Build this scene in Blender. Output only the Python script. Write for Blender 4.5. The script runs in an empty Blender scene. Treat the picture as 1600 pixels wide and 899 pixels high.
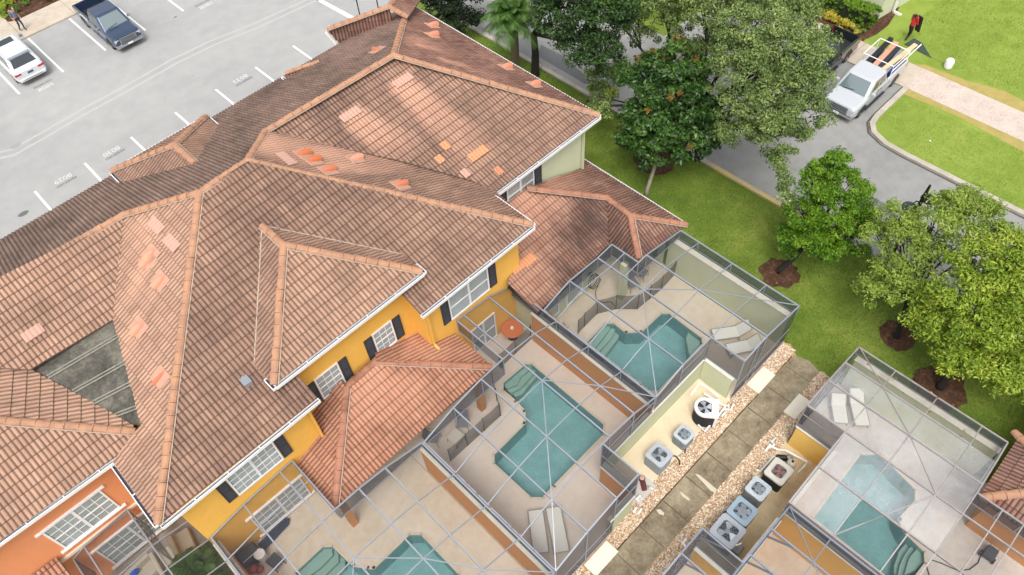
import bpy, bmesh, math, random
import numpy as np
from mathutils import Vector, Matrix
from mathutils.geometry import tessellate_polygon
random.seed(7); rng = np.random.default_rng(7)
scene = bpy.context.scene
# ---------------------------------------------------------------- camera, world, sun, exposure
PW, PH, FPX, CAMH = 1600, 899, 1188.37, 30.0
CM = Matrix(((0.7075985, -0.58710392, 0.39320904), (-0.70485333, -0.54718934, 0.45140404), (-0.04986129, -0.59656752, -0.80101251)))
cam = bpy.data.objects.new('camera', bpy.data.cameras.new('camera'))
scene.collection.objects.link(cam)
cam.data.sensor_width = 36; cam.data.lens = FPX / PW * 36
cam.data.clip_start = .5; cam.data.clip_end = 2000
rm = Matrix((CM.col[0], -CM.col[1], -CM.col[2])).transposed()
cam.matrix_world = Matrix.Translation((0, 0, CAMH)) @ rm.to_4x4()
scene.camera = cam
SUN_EL, SUN_AZ = math.radians(62), math.radians(228)     # soft high sun behind thin cloud
w = bpy.data.worlds.new('World'); scene.world = w; w.use_nodes = True
nt = w.node_tree; bg = nt.nodes['Background']
sky = nt.nodes.new('ShaderNodeTexSky'); sky.sky_type = 'NISHITA'; sky.sun_disc = False
sky.sun_elevation = SUN_EL; sky.sun_rotation = SUN_AZ; sky.dust_density = 4; sky.air_density = 1.0
hs = nt.nodes.new('ShaderNodeHueSaturation'); hs.inputs['Saturation'].default_value = .22
nt.links.new(sky.outputs[0], hs.inputs['Color']); nt.links.new(hs.outputs[0], bg.inputs['Color'])
bg.inputs['Strength'].default_value = .15
sl = bpy.data.lights.new('sun', 'SUN'); sl.energy = 1.1; sl.angle = math.radians(24); sl.color = (1, .96, .9)
so = bpy.data.objects.new('sun', sl); scene.collection.objects.link(so)
sd = Vector((math.sin(SUN_AZ) * math.cos(SUN_EL), math.cos(SUN_AZ) * math.cos(SUN_EL), math.sin(SUN_EL)))
so.rotation_euler = sd.to_track_quat('Z', 'Y').to_euler(); so.location = (0, 0, 60)
scene.view_settings.view_transform = 'Standard'; scene.view_settings.look = 'None'
scene.view_settings.exposure = .78; scene.view_settings.gamma = 1
scene.render.engine = 'CYCLES'
scene.cycles.transparent_max_bounces = 12; scene.cycles.max_bounces = 6

def ray(px, py):
    return CM @ Vector((px - PW / 2, py - PH / 2, FPX))
def at(px, py, z=0.):                                     # a point of the photograph at a known height -> world
    d = ray(px, py); t = (z - CAMH) / d.z
    return Vector((d.x * t, d.y * t, z))
def on(px, py, p0, n):                                    # ... on a known plane
    d = ray(px, py); c = Vector((0, 0, CAMH)); t = (Vector(p0) - c).dot(n) / d.dot(n)
    return c + d * t

# ---------------------------------------------------------------- materials
def srgb(h):
    if isinstance(h, str):
        h = h.lstrip('#'); c = [int(h[i:i + 2], 16) / 255 for i in (0, 2, 4)]
    else: c = h
    return tuple((x / 12.92 if x <= .04045 else ((x + .055) / 1.055) ** 2.4) for x in c) + (1,)
class NT:
    def __init__(s, m): s.t = m.node_tree; s.b = s.t.nodes['Principled BSDF']
    def n(s, k, **kw):
        o = s.t.nodes.new('ShaderNode' + k)
        for a, v in kw.items():
            if hasattr(o, a): setattr(o, a, v)
            else: o.inputs[a].default_value = v
        return o
    def l(s, a, b): s.t.links.new(a, b)
    def math(s, op, a, b=0., clamp=False):
        o = s.n('Math'); o.operation = op; o.use_clamp = clamp
        for i, v in enumerate((a, b)):
            if isinstance(v, (int, float)): o.inputs[i].default_value = v
            else: s.l(v, o.inputs[i])
        return o.outputs[0]
    def mix(s, f, a, b, mode='MIX'):
        o = s.n('Mix'); o.data_type = 'RGBA'; o.blend_type = mode
        for i, v in ((0, f), (6, a), (7, b)):
            if isinstance(v, (int, float, tuple)): o.inputs[i].default_value = v
            else: s.l(v, o.inputs[i])
        return o.outputs[2]
    def ramp(s, f, stops):
        o = s.n('ValToRGB'); e = o.color_ramp.elements
        while len(e) < len(stops): e.new(.5)
        for k, (p, c) in zip(e, stops): k.position = p; k.color = c if isinstance(c, tuple) else (c, c, c, 1)
        s.l(f, o.inputs[0]); return o.outputs[0]
def noise(N, scale, detail=4, vec=None, rough=.6):
    o = N.n('TexNoise'); o.inputs['Scale'].default_value = scale; o.inputs['Detail'].default_value = detail; o.inputs['Roughness'].default_value = rough
    if vec is None:
        g = N.n('NewGeometry'); vec = g.outputs['Position']
    N.l(vec, o.inputs['Vector']); return o.outputs[0]
MATS = {}
def mat(name, col, rough=.7, metal=0., var=0., vs=2., col2=None, bump=0., bs=20., spec=.5, trans=0., coat=0.):
    if name in MATS: return MATS[name]
    m = bpy.data.materials.new(name); m.use_nodes = True; N = NT(m); MATS[name] = m
    c = srgb(col) if not isinstance(col, tuple) else col
    N.b.inputs['Base Color'].default_value = c; N.b.inputs['Roughness'].default_value = rough; N.b.inputs['Metallic'].default_value = metal
    N.b.inputs['Specular IOR Level'].default_value = spec; N.b.inputs['Transmission Weight'].default_value = trans
    N.b.inputs['Coat Weight'].default_value = coat
    if var or col2:
        c2 = srgb(col2) if col2 else tuple(x * (1 - var) for x in c[:3]) + (1,)
        a = noise(N, vs); b = noise(N, vs * 7, 3)
        f = N.math('ADD', N.math('MULTIPLY', a, .65), N.math('MULTIPLY', b, .35))
        f = N.ramp(f, [(.38, 0.), (.62, 1.)])
        N.l(N.mix(f, c, c2), N.b.inputs['Base Color'])
    if bump:
        bn = N.n('Bump'); bn.inputs['Strength'].default_value = bump; bn.inputs['Distance'].default_value = .02
        N.l(noise(N, bs, 3), bn.inputs['Height']); N.l(bn.outputs[0], N.b.inputs['Normal'])
    return m

def tile_mat(name, cols, grime, gcol, gthr=.5, line=.5):
    m = bpy.data.materials.new(name); m.use_nodes = True; N = NT(m); MATS[name] = m
    uv = N.n('UVMap'); sx = N.n('SeparateXYZ'); N.l(uv.outputs[0], sx.inputs[0]); u, v = sx.outputs[0], sx.outputs[1]
    fu = N.math('FLOOR', N.math('MULTIPLY', u, .5)); fv = N.math('FLOOR', v)
    cb = N.n('CombineXYZ'); N.l(fu, cb.inputs[0]); N.l(fv, cb.inputs[1])
    wn = N.n('TexWhiteNoise'); wn.noise_dimensions = '2D'; N.l(cb.outputs[0], wn.inputs['Vector'])
    base = N.ramp(wn.outputs[0], [(0., srgb(cols[0])), (.35, srgb(cols[1])), (.7, srgb(cols[2])), (1., srgb(cols[3]))])
    # algae streaks stretched down the slope
    cb2 = N.n('CombineXYZ'); N.l(N.math('MULTIPLY', u, .8), cb2.inputs[0]); N.l(N.math('MULTIPLY', v, .35), cb2.inputs[1])
    s1 = noise(N, 1.0, 4, cb2.outputs[0], .65)
    s2 = noise(N, .45, 4)
    s3 = noise(N, 9., 3)
    g = N.math('ADD', N.math('ADD', N.math('MULTIPLY', s1, .38), N.math('MULTIPLY', s2, .5)), N.math('MULTIPLY', s3, .12))
    g = N.ramp(g, [(gthr - .13, 0.), (gthr + .13, 1.)])
    # pans between rolls and butt edges painted darker: grime plus shade of the gaps
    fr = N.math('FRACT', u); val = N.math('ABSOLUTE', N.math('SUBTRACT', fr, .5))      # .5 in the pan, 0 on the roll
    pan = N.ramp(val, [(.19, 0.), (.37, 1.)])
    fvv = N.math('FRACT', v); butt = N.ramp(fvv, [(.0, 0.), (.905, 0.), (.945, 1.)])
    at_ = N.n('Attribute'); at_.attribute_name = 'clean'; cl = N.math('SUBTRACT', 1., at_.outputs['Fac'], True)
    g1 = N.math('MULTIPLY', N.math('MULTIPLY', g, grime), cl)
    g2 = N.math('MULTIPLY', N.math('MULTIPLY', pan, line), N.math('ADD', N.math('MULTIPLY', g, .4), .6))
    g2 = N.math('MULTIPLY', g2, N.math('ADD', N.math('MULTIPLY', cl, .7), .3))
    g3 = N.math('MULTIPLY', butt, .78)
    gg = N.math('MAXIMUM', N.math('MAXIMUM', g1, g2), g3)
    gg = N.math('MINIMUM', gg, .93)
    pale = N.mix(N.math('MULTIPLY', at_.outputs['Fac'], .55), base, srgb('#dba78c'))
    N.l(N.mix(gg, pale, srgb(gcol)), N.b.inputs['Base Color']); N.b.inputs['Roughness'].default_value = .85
    N.b.inputs['Specular IOR Level'].default_value = .25
    return m

def leaf_mat(name, c1, c2, c3, rough=.55):
    m = bpy.data.materials.new(name); m.use_nodes = True; N = NT(m); MATS[name] = m
    g = N.n('NewGeometry'); a = N.n('Attribute'); a.attribute_name = 'tone'
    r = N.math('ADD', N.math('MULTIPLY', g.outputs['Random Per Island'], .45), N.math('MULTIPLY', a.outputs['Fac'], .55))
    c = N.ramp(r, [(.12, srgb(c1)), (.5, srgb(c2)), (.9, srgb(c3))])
    N.l(c, N.b.inputs['Base Color']); N.b.inputs['Roughness'].default_value = rough; N.b.inputs['Specular IOR Level'].default_value = .3
    tr = N.n('BsdfTranslucent'); N.l(c, tr.inputs[0]); mx = N.n('MixShader'); mx.inputs[0].default_value = .3
    N.l(N.b.outputs[0], mx.inputs[1]); N.l(tr.outputs[0], mx.inputs[2])
    N.l(mx.outputs[0], m.node_tree.nodes['Material Output'].inputs[0])
    return m

def screen_mat(name, col, op, milk=0.):
    m = bpy.data.materials.new(name); m.use_nodes = True; N = NT(m); MATS[name] = m
    N.b.inputs['Base Color'].default_value = srgb(col); N.b.inputs['Roughness'].default_value = .6; N.b.inputs['Specular IOR Level'].default_value = .2
    tr = N.n('BsdfTransparent'); mx = N.n('MixShader')
    if milk:
        f = N.ramp(noise(N, .55, 5), [(.36, op), (.66, milk)]); f2 = N.math('MULTIPLY', noise(N, 6, 3), .3)
        N.l(N.math('ADD', f, N.math('SUBTRACT', f2, .14), True), mx.inputs[0])
    else: mx.inputs[0].default_value = op
    N.l(tr.outputs[0], mx.inputs[1]); N.l(N.b.outputs[0], mx.inputs[2])
    N.l(mx.outputs[0], m.node_tree.nodes['Material Output'].inputs[0])
    return m

# ---------------------------------------------------------------- object helpers
def tag(o, label=None, cat=None, group=None, kind=None):
    for k, v in (('label', label), ('category', cat), ('group', group), ('kind', kind)):
        if v: o[k] = v
    return o
def thing(name, label, cat, loc=(0, 0, 0), rz=0., group=None):
    o = bpy.data.objects.new(name, None); scene.collection.objects.link(o)
    o.location = loc; o.rotation_euler = (0, 0, rz); o.empty_display_size = .3
    return tag(o, label, cat, group)
def copy_tree(o, parent=None):
    c = o.copy(); scene.collection.objects.link(c); c.parent = parent
    for ch in list(o.children): copy_tree(ch, c)
    return c
class MB:
    """collects shapes in plain vertex and face lists"""
    def __init__(s): s.v = []; s.f = []; s.mi = []; s.cur = 0
    def add(s, vs, fs):
        b = len(s.v); s.v += [tuple(x) for x in vs]
        for f in fs: s.f.append(tuple(b + i for i in f)); s.mi.append(s.cur)
        return s
    def box(s, x0, x1, y0, y1, z0, z1):
        if x0 > x1: x0, x1 = x1, x0
        if y0 > y1: y0, y1 = y1, y0
        return s.add([(x0, y0, z0), (x1, y0, z0), (x1, y1, z0), (x0, y1, z0), (x0, y0, z1), (x1, y0, z1), (x1, y1, z1), (x0, y1, z1)],
                     [(0, 3, 2, 1), (4, 5, 6, 7), (0, 1, 5, 4), (1, 2, 6, 5), (2, 3, 7, 6), (3, 0, 4, 7)])
    def bar(s, a, b, w, h=None, up=(0, 0, 1)):
        a, b = Vector(a), Vector(b); h = h or w; d = (b - a).normalized(); u = Vector(up)
        if abs(d.dot(u)) > .98: u = Vector((0, 1, 0))
        r = d.cross(u).normalized() * w / 2; q = r.cross(d).normalized() * h / 2
        vs = [a - r - q, a + r - q, a + r + q, a - r + q, b - r - q, b + r - q, b + r + q, b - r + q]
        return s.add(vs, [(0, 1, 2, 3), (7, 6, 5, 4), (0, 4, 5, 1), (1, 5, 6, 2), (2, 6, 7, 3), (3, 7, 4, 0)])
    def tube(s, pts, r, n=8, r2=None):
        pts = [Vector(p) for p in pts]; b = len(s.v); m = len(pts); rings = []
        for i, p in enumerate(pts):
            d = (pts[min(i + 1, m - 1)] - pts[max(i - 1, 0)]).normalized()
            u = Vector((0, 0, 1)) if abs(d.z) < .9 else Vector((1, 0, 0))
            x = d.cross(u).normalized(); y = x.cross(d)
            rr = r if r2 is None else r + (r2 - r) * i / (m - 1)
            rings += [tuple(p + (x * math.cos(t) + y * math.sin(t)) * rr) for t in [2 * math.pi * k / n for k in range(n)]]
        s.v += rings
        for i in range(m - 1):
            for k in range(n):
                s.f.append((b + i * n + k, b + i * n + (k + 1) % n, b + (i + 1) * n + (k + 1) % n, b + (i + 1) * n + k)); s.mi.append(s.cur)
        s.f.append(tuple(b + k for k in range(n))[::-1]); s.mi.append(s.cur)
        s.f.append(tuple(b + (m - 1) * n + k for k in range(n))); s.mi.append(s.cur)
        return s
    def lathe(s, prof, c=(0, 0, 0), n=20, open_=False):
        b = len(s.v); m = len(prof)
        for r, z in prof:
            s.v += [(c[0] + r * math.cos(2 * math.pi * k / n), c[1] + r * math.sin(2 * math.pi * k / n), c[2] + z) for k in range(n)]
        for i in range(m - 1):
            for k in range(n):
                s.f.append((b + i * n + k, b + i * n + (k + 1) % n, b + (i + 1) * n + (k + 1) % n, b + (i + 1) * n + k)); s.mi.append(s.cur)
        if not open_: s.f.append(tuple(b + k for k in range(n))[::-1]); s.mi.append(s.cur)
        if open_ != 'both': s.f.append(tuple(b + (m - 1) * n + k for k in range(n))); s.mi.append(s.cur)
        return s
    def prism(s, poly, z0, z1):
        n = len(poly); vs = [(p[0], p[1], z0) for p in poly] + [(p[0], p[1], z1) for p in poly]
        return s.add(vs, [tuple(range(n))[::-1], tuple(range(n, 2 * n))] + [(i, (i + 1) % n, n + (i + 1) % n, n + i) for i in range(n)])
    def grid(s, P, nu, nv):
        b = len(s.v); s.v += [tuple(p) for p in P]
        for j in range(nv - 1):
            for i in range(nu - 1):
                s.f.append((b + j * nu + i, b + j * nu + i + 1, b + (j + 1) * nu + i + 1, b + (j + 1) * nu + i)); s.mi.append(s.cur)
        return s
def obj(name, mb, m, parent=None, local=False, smooth=False, bevel=0., subsurf=0):
    vs = np.array(mb.v, float).reshape(-1, 3)
    if parent is not None and not local:
        o_ = parent
        off = np.array(o_.matrix_basis.translation)
        while o_.parent is not None: o_ = o_.parent; off = off + np.array(o_.matrix_basis.translation)
        vs = vs - off
    loc = (0, 0, 0)
    if parent is None and not local and len(vs):
        lo, hi = vs.min(0), vs.max(0); loc = ((lo[0] + hi[0]) / 2, (lo[1] + hi[1]) / 2, lo[2]); vs = vs - np.array(loc)
    me = bpy.data.meshes.new(name); me.from_pydata(vs.tolist(), [], mb.f)
    ms = m if isinstance(m, (list, tuple)) else [m]
    for k in ms: me.materials.append(k)
    if len(ms) > 1: me.polygons.foreach_set('material_index', mb.mi)
    me.validate(); me.update()
    bm = bmesh.new(); bm.from_mesh(me); bmesh.ops.recalc_face_normals(bm, faces=bm.faces); bm.to_mesh(me); bm.free()
    if smooth: me.polygons.foreach_set('use_smooth', [True] * len(me.polygons))
    o = bpy.data.objects.new(name, me); scene.collection.objects.link(o); o.location = loc
    if parent is not None: o.parent = parent
    if bevel:
        b = o.modifiers.new('bevel', 'BEVEL'); b.width = bevel; b.segments = 2; b.limit_method = 'ANGLE'
    if subsurf:
        b = o.modifiers.new('sub', 'SUBSURF'); b.levels = b.render_levels = subsurf
    return o
def sheet(name, outer, m, z, holes=(), kind='structure', parent=None, thick=0.):
    bm = bmesh.new(); es = []
    for lp in [outer] + list(holes):
        vs = [bm.verts.new((p[0], p[1], z)) for p in lp]
        es += [bm.edges.new((vs[i], vs[(i + 1) % len(vs)])) for i in range(len(vs))]
    bmesh.ops.triangle_fill(bm, edges=es, use_beauty=True)
    for f in bm.faces:
        if f.normal.z < 0: f.normal_flip()
    if thick:
        bnd = [e for e in bm.edges if e.is_boundary]
        r = bmesh.ops.extrude_edge_only(bm, edges=bnd)
        for v in [g for g in r['geom'] if isinstance(g, bmesh.types.BMVert)]: v.co.z -= thick
    me = bpy.data.meshes.new(name); bm.to_mesh(me); bm.free(); me.materials.append(m)
    o = bpy.data.objects.new(name, me); scene.collection.objects.link(o)
    if kind: o['kind'] = kind
    if parent: o.parent = parent; o.location = -Vector(parent.location)
    return o
def rect(x0, x1, y0, y1): return [(x0, y0), (x1, y0), (x1, y1), (x0, y1)]
def P(l, z=0.): return [tuple(at(x, y, z)[:2]) for x, y in l]

# ---------------------------------------------------------------- palette
white = mat('white_paint', '#e9e7e6', .45, var=.08, vs=1.5)
yellow = mat('yellow_stucco', '#ebb350', .9, var=.10, vs=.5, bump=.3, bs=45)
orange = mat('orange_stucco', '#de9062', .9, var=.08, vs=.5, bump=.3, bs=45)
tan_orange = mat('tan_orange_stucco', '#c98d55', .9, var=.10, vs=.6, bump=.3, bs=45)
green = mat('pale_green_stucco', '#c5c9a8', .9, var=.08, vs=.5, bump=.3, bs=45)
cap_m = mat('wall_cap', '#d5cfbf', .85, var=.15, vs=1.2, bump=.2)
alu = mat('cage_aluminium', '#969ba4', .4, .3, var=.08, vs=3)
alu_dark = mat('cage_aluminium_grey', '#878d9a', .4, .35)
glass = mat('window_glass', '#7f8a90', .08, .0, var=.25, vs=1.3, spec=.9)
glass_dark = mat('dark_glass', '#20272b', .05, .0, spec=1.)
blind = mat('white_blinds', '#a9b0b0', .35, spec=.8, var=.25, vs=1.2)
shutter_m = mat('shutter_black', '#34343a', .6)
black = mat('black_plastic', '#17181a', .5)
rubber = mat('tyre_rubber', '#1b1b1c', .85)
chrome = mat('chrome', '#c9ccd2', .12, 1.)
steel = mat('painted_grey_steel', '#8f969c', .45, .2, var=.12, vs=6)
pvc = mat('white_pvc', '#e4e3df', .4)
conc = mat('concrete', '#cdc3b4', .9, var=.14, vs=.8, bump=.2, bs=30)
def deck_mat(name, c1, c2):
    m = mat(name, c1, .88, col2=c2, vs=.45, bump=.15, bs=60); return m
deck_a = deck_mat('pool_deck_pinkish', '#d3c6b8', '#c8baab')
scr = screen_mat('insect_screen', '#45484d', .23)
scr_side = screen_mat('insect_screen_side', '#3a3f4a', .62)
scr_milk = screen_mat('insect_screen_milky', '#b0b2b6', .2, .42)  # paler than the other screens, denser in noise patches
scr_algae = screen_mat('insect_screen_algae', '#4d5350', .28)
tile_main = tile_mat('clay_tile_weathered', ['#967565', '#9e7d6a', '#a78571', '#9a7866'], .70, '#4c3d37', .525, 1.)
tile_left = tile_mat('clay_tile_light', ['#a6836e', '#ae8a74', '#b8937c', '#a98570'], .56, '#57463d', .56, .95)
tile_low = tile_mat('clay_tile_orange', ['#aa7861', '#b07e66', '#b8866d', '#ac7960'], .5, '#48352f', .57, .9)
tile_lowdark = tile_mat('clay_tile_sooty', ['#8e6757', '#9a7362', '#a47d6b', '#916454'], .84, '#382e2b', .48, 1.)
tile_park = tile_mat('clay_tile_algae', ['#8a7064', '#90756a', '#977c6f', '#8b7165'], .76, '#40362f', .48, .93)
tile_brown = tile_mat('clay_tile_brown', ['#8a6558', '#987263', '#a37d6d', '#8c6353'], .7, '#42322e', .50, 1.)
cap_tile = mat('ridge_tile', '#b48767', .85, col2='#98735e', vs=2.2)
cap_tile_low = mat('ridge_tile_orange', '#a9775f', .85, col2='#895f4d', vs=1.6)
mortar = mat('pale_mortar', '#b3a596', .9, var=.2, vs=5)

# ---------------------------------------------------------------- tile roof builder
PER, EXPO = .168, .42
def plane_y(y0, z0, s): return (Vector((0, y0, z0)), Vector((0, -s, 1)).normalized())
def plane_x(x0, z0, s): return (Vector((x0, 0, z0)), Vector((-s, 0, 1)).normalized())
def plane3(a, b, c):
    n = (Vector(b) - Vector(a)).cross(Vector(c) - Vector(a)).normalized()
    if n.z < 0: n = -n
    return (Vector(a), n)
def tile_face(name, pl, pts, m, parent, streaks=(), amp=.055, z_under=.07):
    """pts: pixels (2-tuples) on plane pl, or 3-vectors projected vertically to it"""
    p0, n = pl
    V = []
    for p in pts:
        if len(p) == 2: V.append(on(p[0], p[1], p0, n))
        else:
            p = Vector(p); V.append(Vector((p.x, p.y, p0.z - ((p.x - p0.x) * n.x + (p.y - p0.y) * n.y) / n.z)))
    g = (Vector((0, 0, 1)) - n * n.z).normalized(); a = g.cross(n).normalized()
    o = V[0]; st = [((q - o).dot(a), (q - o).dot(g)) for q in V]
    t0, t1 = min(x for x, _ in st), max(x for x, _ in st); s0, s1 = min(y for _, y in st), max(y for _, y in st)
    i0, i1 = math.floor(t0 / PER * 4) - 1, math.ceil(t1 / PER * 4) + 1
    j0, j1 = 0, math.ceil((s1 - s0) / EXPO) + 1
    prof = [0, .72, 1, .72]
    ts = np.arange(i0, i1 + 1) * PER / 4; pw = np.array([prof[i % 4] for i in range(i0, i1 + 1)]) * amp
    nt_ = len(ts); vs = []; uvs = []; fs = []
    oa, ga, na = np.array(a), np.array(g), np.array(n); oo = np.array(o)
    for j in range(j0, j1):
        jit = rng.normal(0, .004, nt_) if False else 0
        for k, (ds, hh) in enumerate(((0, .027), (EXPO, 0.))):
            s = s0 + j * EXPO + ds
            vs.append(oo + np.outer(ts, oa) + s * ga + np.outer(pw * (1 if k == 0 else .8) + hh, na))
            uvs.append(np.stack([ts / PER, np.full(nt_, j + (.001 if k == 0 else .999))], 1))
    vs = np.concatenate(vs); uvs = np.concatenate(uvs)
    for r in range(2 * (j1 - j0) - 1):
        for i in range(nt_ - 1):
            b = r * nt_ + i; fs.append((b, b + 1, b + nt_ + 1, b + nt_))
    bm = bmesh.new(); bv = [bm.verts.new(v) for v in vs]; uvl = bm.loops.layers.uv.new('UVMap')
    for f in fs:
        F = bm.faces.new([bv[i] for i in f])
        for l, i in zip(F.loops, f): l[uvl].uv = uvs[i]
    def inside(x, y):
        c = False; k = len(st) - 1
        for i in range(len(st)):
            xi, yi = st[i]; xk, yk = st[k]
            if (yi > y) != (yk > y) and x < (xk - xi) * (y - yi) / (yk - yi) + xi: c = not c
            k = i
        return c
    def dseg(x, y):
        d = 1e9
        for i in range(len(st)):
            ax, ay = st[i]; bx, by = st[(i + 1) % len(st)]; ex, ey = bx - ax, by - ay; L = ex * ex + ey * ey + 1e-9
            t = max(0, min(1, ((x - ax) * ex + (y - ay) * ey) / L)); d = min(d, math.hypot(x - ax - ex * t, y - ay - ey * t))
        return d
    kill = []
    for F in bm.faces:
        c = F.calc_center_median() - o; x, y = c.dot(a), c.dot(g)
        if not inside(x, y) and dseg(x, y) > EXPO * 1.05: kill.append(F)
    bmesh.ops.delete(bm, geom=kill, context='FACES')
    for i in range(len(V)):
        e = V[(i + 1) % len(V)] - V[i]
        if e.length < .01: continue
        e.normalize(); pn = e.cross(n)
        near = [F for F in bm.faces if True]
        bmesh.ops.bisect_plane(bm, geom=bm.verts[:] + bm.edges[:] + bm.faces[:], plane_co=V[i], plane_no=pn, dist=1e-5)
    kill = []
    for F in bm.faces:
        c = F.calc_center_median() - o
        if not inside(c.dot(a), c.dot(g)): kill.append(F)
    bmesh.ops.delete(bm, geom=kill, context='FACES')
    # underside board so that no light leaks
    uv2 = [bm.verts.new(q - n * z_under) for q in V]
    for tri in tessellate_polygon([[Vector((x, y, 0)) for x, y in st]]):
        try: F = bm.faces.new([uv2[i] for i in tri]); F.material_index = 1
        except ValueError: pass
    off = Vector(parent.location)
    lay = bm.verts.layers.float.new('clean')
    for v in bm.verts:
        val = 0.
        for (A, B, wd, k) in streaks:
            e = B - A; L = e.length; e = e / L; d = v.co - A; t = d.dot(e)
            if -.15 < t < L:
                lat = (d - e * t).length; ww = wd * (1 + .12 * t)
                q = max(0., 1 - (lat / ww) ** 3) * (1 - .75 * max(0, t) / L) * k
                val = max(val, q)
        v[lay] = val
    for v in bm.verts: v.co -= off
    me = bpy.data.meshes.new(name); bm.to_mesh(me); bm.free()
    me.materials.append(m); me.materials.append(mat('soffit_board', '#6b5a50', .9))
    ob = bpy.data.objects.new(name, me); scene.collection.objects.link(ob); ob.parent = parent
    return V
def ridge_caps(parent, a, b, m=None, r=.15, mortar_side=True, name='ridge_cap'):
    a, b = Vector(a), Vector(b); L = (b - a).length; d = (b - a) / L; n = max(1, round(L / .44)); st = L / n
    mb = MB(); x = d.cross(Vector((0, 0, 1))).normalized(); up = x.cross(d)
    for i in range(n):
        p = a + d * st * i; q = a + d * (st * (i + 1) + .05); j = 7
        for k, (c, rr) in enumerate(((p, r * 1.06), (q, r * .90))):
            pass
        r0, r1 = r * .86, r * 1.12
        V = []
        jit = random.uniform(-.012, .012)
        for c, rr in ((p, r0), (q, r1)):
            for t in range(j): th = math.pi * t / (j - 1); V.append(c + x * (math.cos(th) * rr + jit) + up * (math.sin(th) * rr * .85 + .035))
        mb.add(V, [(t, t + 1, j + t + 1, j + t) for t in range(j - 1)] + [tuple(range(j)), tuple(range(2 * j - 1, j - 1, -1))])
    mb.cur = 1; j = 7  # darker band over each joint between caps
    for i in range(1, n):
        p = a + d * st * i; V = []
        for ds, rr in ((-.02, r * 1.14), (.03, r * 1.0)):
            for t in range(j): th = math.pi * t / (j - 1); V.append(p + d * ds + x * math.cos(th) * rr + up * (math.sin(th) * rr * .85 + .036))
        mb.add(V, [(t, t + 1, j + t + 1, j + t) for t in range(j - 1)])
    o = obj(name, mb, [m or cap_tile, mat('cap_joint_dark', '#6e4a39', .9)], parent)
    if mortar_side:
        mm = MB()
        for s in ((-1,) if x.y > 0 else (1,)): mm.bar(a + x * s * (r + .02) + up * .045, b + x * s * (r + .02) + up * .045, .03, .02, up)
        obj('mortar_bed', mm, mortar, parent)
    return o
def gutter(parent, a, b, side, label=None):
    """white box gutter along an eave; side = outward direction"""
    a, b, s = Vector(a), Vector(b), Vector(side); d = (b - a).normalized()
    a = a + Vector((0, 0, -.02)); b = b + Vector((0, 0, -.02))
    mb = MB(); mb.bar(a + s * .13 + Vector((0, 0, -.06)), b + s * .13 + Vector((0, 0, -.06)), .03, .15)
    mb.bar(a + s * .005 + Vector((0, 0, -.06)), b + s * .005 + Vector((0, 0, -.06)), .02, .13)
    mb.bar(a + s * .06 + Vector((0, 0, -.12)), b + s * .06 + Vector((0, 0, -.12)), .12, .03)
    for q in (a, b): mb.bar(q + Vector((0, 0, -.06)), q + s * .14 + Vector((0, 0, -.06)), .02, .14)
    L = (b - a).length; k = max(1, int(L / 1.15))
    for i in range(1, k): mb.bar(a + d * (L * i / k), a + d * (L * i / k) + s * .14, .035, .03)
    o = obj('gutter', mb, white, parent)
    mi = MB(); mi.bar(a + s * .06 + Vector((0, 0, -.085)), b + s * .06 + Vector((0, 0, -.085)), .10, .02); obj('gutter_trough', mi, mat('gutter_inside', '#4b4750', .8, var=.3), o)
    return o
def downspout(parent, top, bot, m, s=(0, -1, 0)):
    mb = MB(); mb.bar(top, bot, .09, .11, (0, 1, 0)); mb.bar(bot, Vector(bot) + Vector(s) * .3 + Vector((0, 0, -.08)), .09, .11)
    return obj('downspout', mb, m, parent)
def window(parent, x0, x1, z0, z1, Y, cols=3, rows=2, units=2, frame=None, ledge=False):
    """sash windows in a wall facing -Y"""
    fm = frame or white
    mb = MB(); t = .07
    mb.box(x0 - t, x1 + t, Y - .05, Y - .003, z1, z1 + t); mb.box(x0 - t, x1 + t, Y - .06, Y - .003, z0 - t, z0)
    mb.box(x0 - t, x0, Y - .05, Y - .003, z0, z1); mb.box(x1, x1 + t, Y - .05, Y - .003, z0, z1)
    if ledge:
        mb.box(x0 - .25, x1 + .25, Y - .09, Y - .003, z0 - t - .08, z0 - t - .002); mb.box(x0 - .25, x1 + .25, Y - .09, Y - .003, z1 + t + .002, z1 + t + .08)
    fr = obj('window', mb, fm, parent); W = (x1 - x0) / units
    for u in range(units):
        a, b = x0 + u * W, x0 + (u + 1) * W
        mp = MB(); mp.box(a, b, Y - .022, Y - .004, z0, z1); obj('pane', mp, glass, fr)
        ms = MB(); s = .035
        if u: ms.box(a - .05, a + .05, Y - .048, Y - .024, z0, z1)
        zm = (z0 + z1) / 2
        ms.box(a, b, Y - .044, Y - .024, zm - .03, zm + .03)
        for c in range(1, cols): xx = a + W * c / cols; ms.box(xx - .014, xx + .014, Y - .036, Y - .0225, z0, z1)
        for r in range(1, rows):
            for (q0, q1) in ((z0, zm), (zm, z1)):
                zz = q0 + (q1 - q0) * r / rows; ms.box(a, b, Y - .0355, Y - .0225, zz - .014, zz + .014)
        obj('sash', ms, fm, fr)
        mv = MB()
        for k in range(int((z1 - z0) / .09)):
            zz = z0 + .03 + k * .09; mv.box(a + .03, b - .03, Y - .0245, Y - .0222, zz, zz + .075)
        obj('blind', mv, blind, fr)
    return fr
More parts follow.
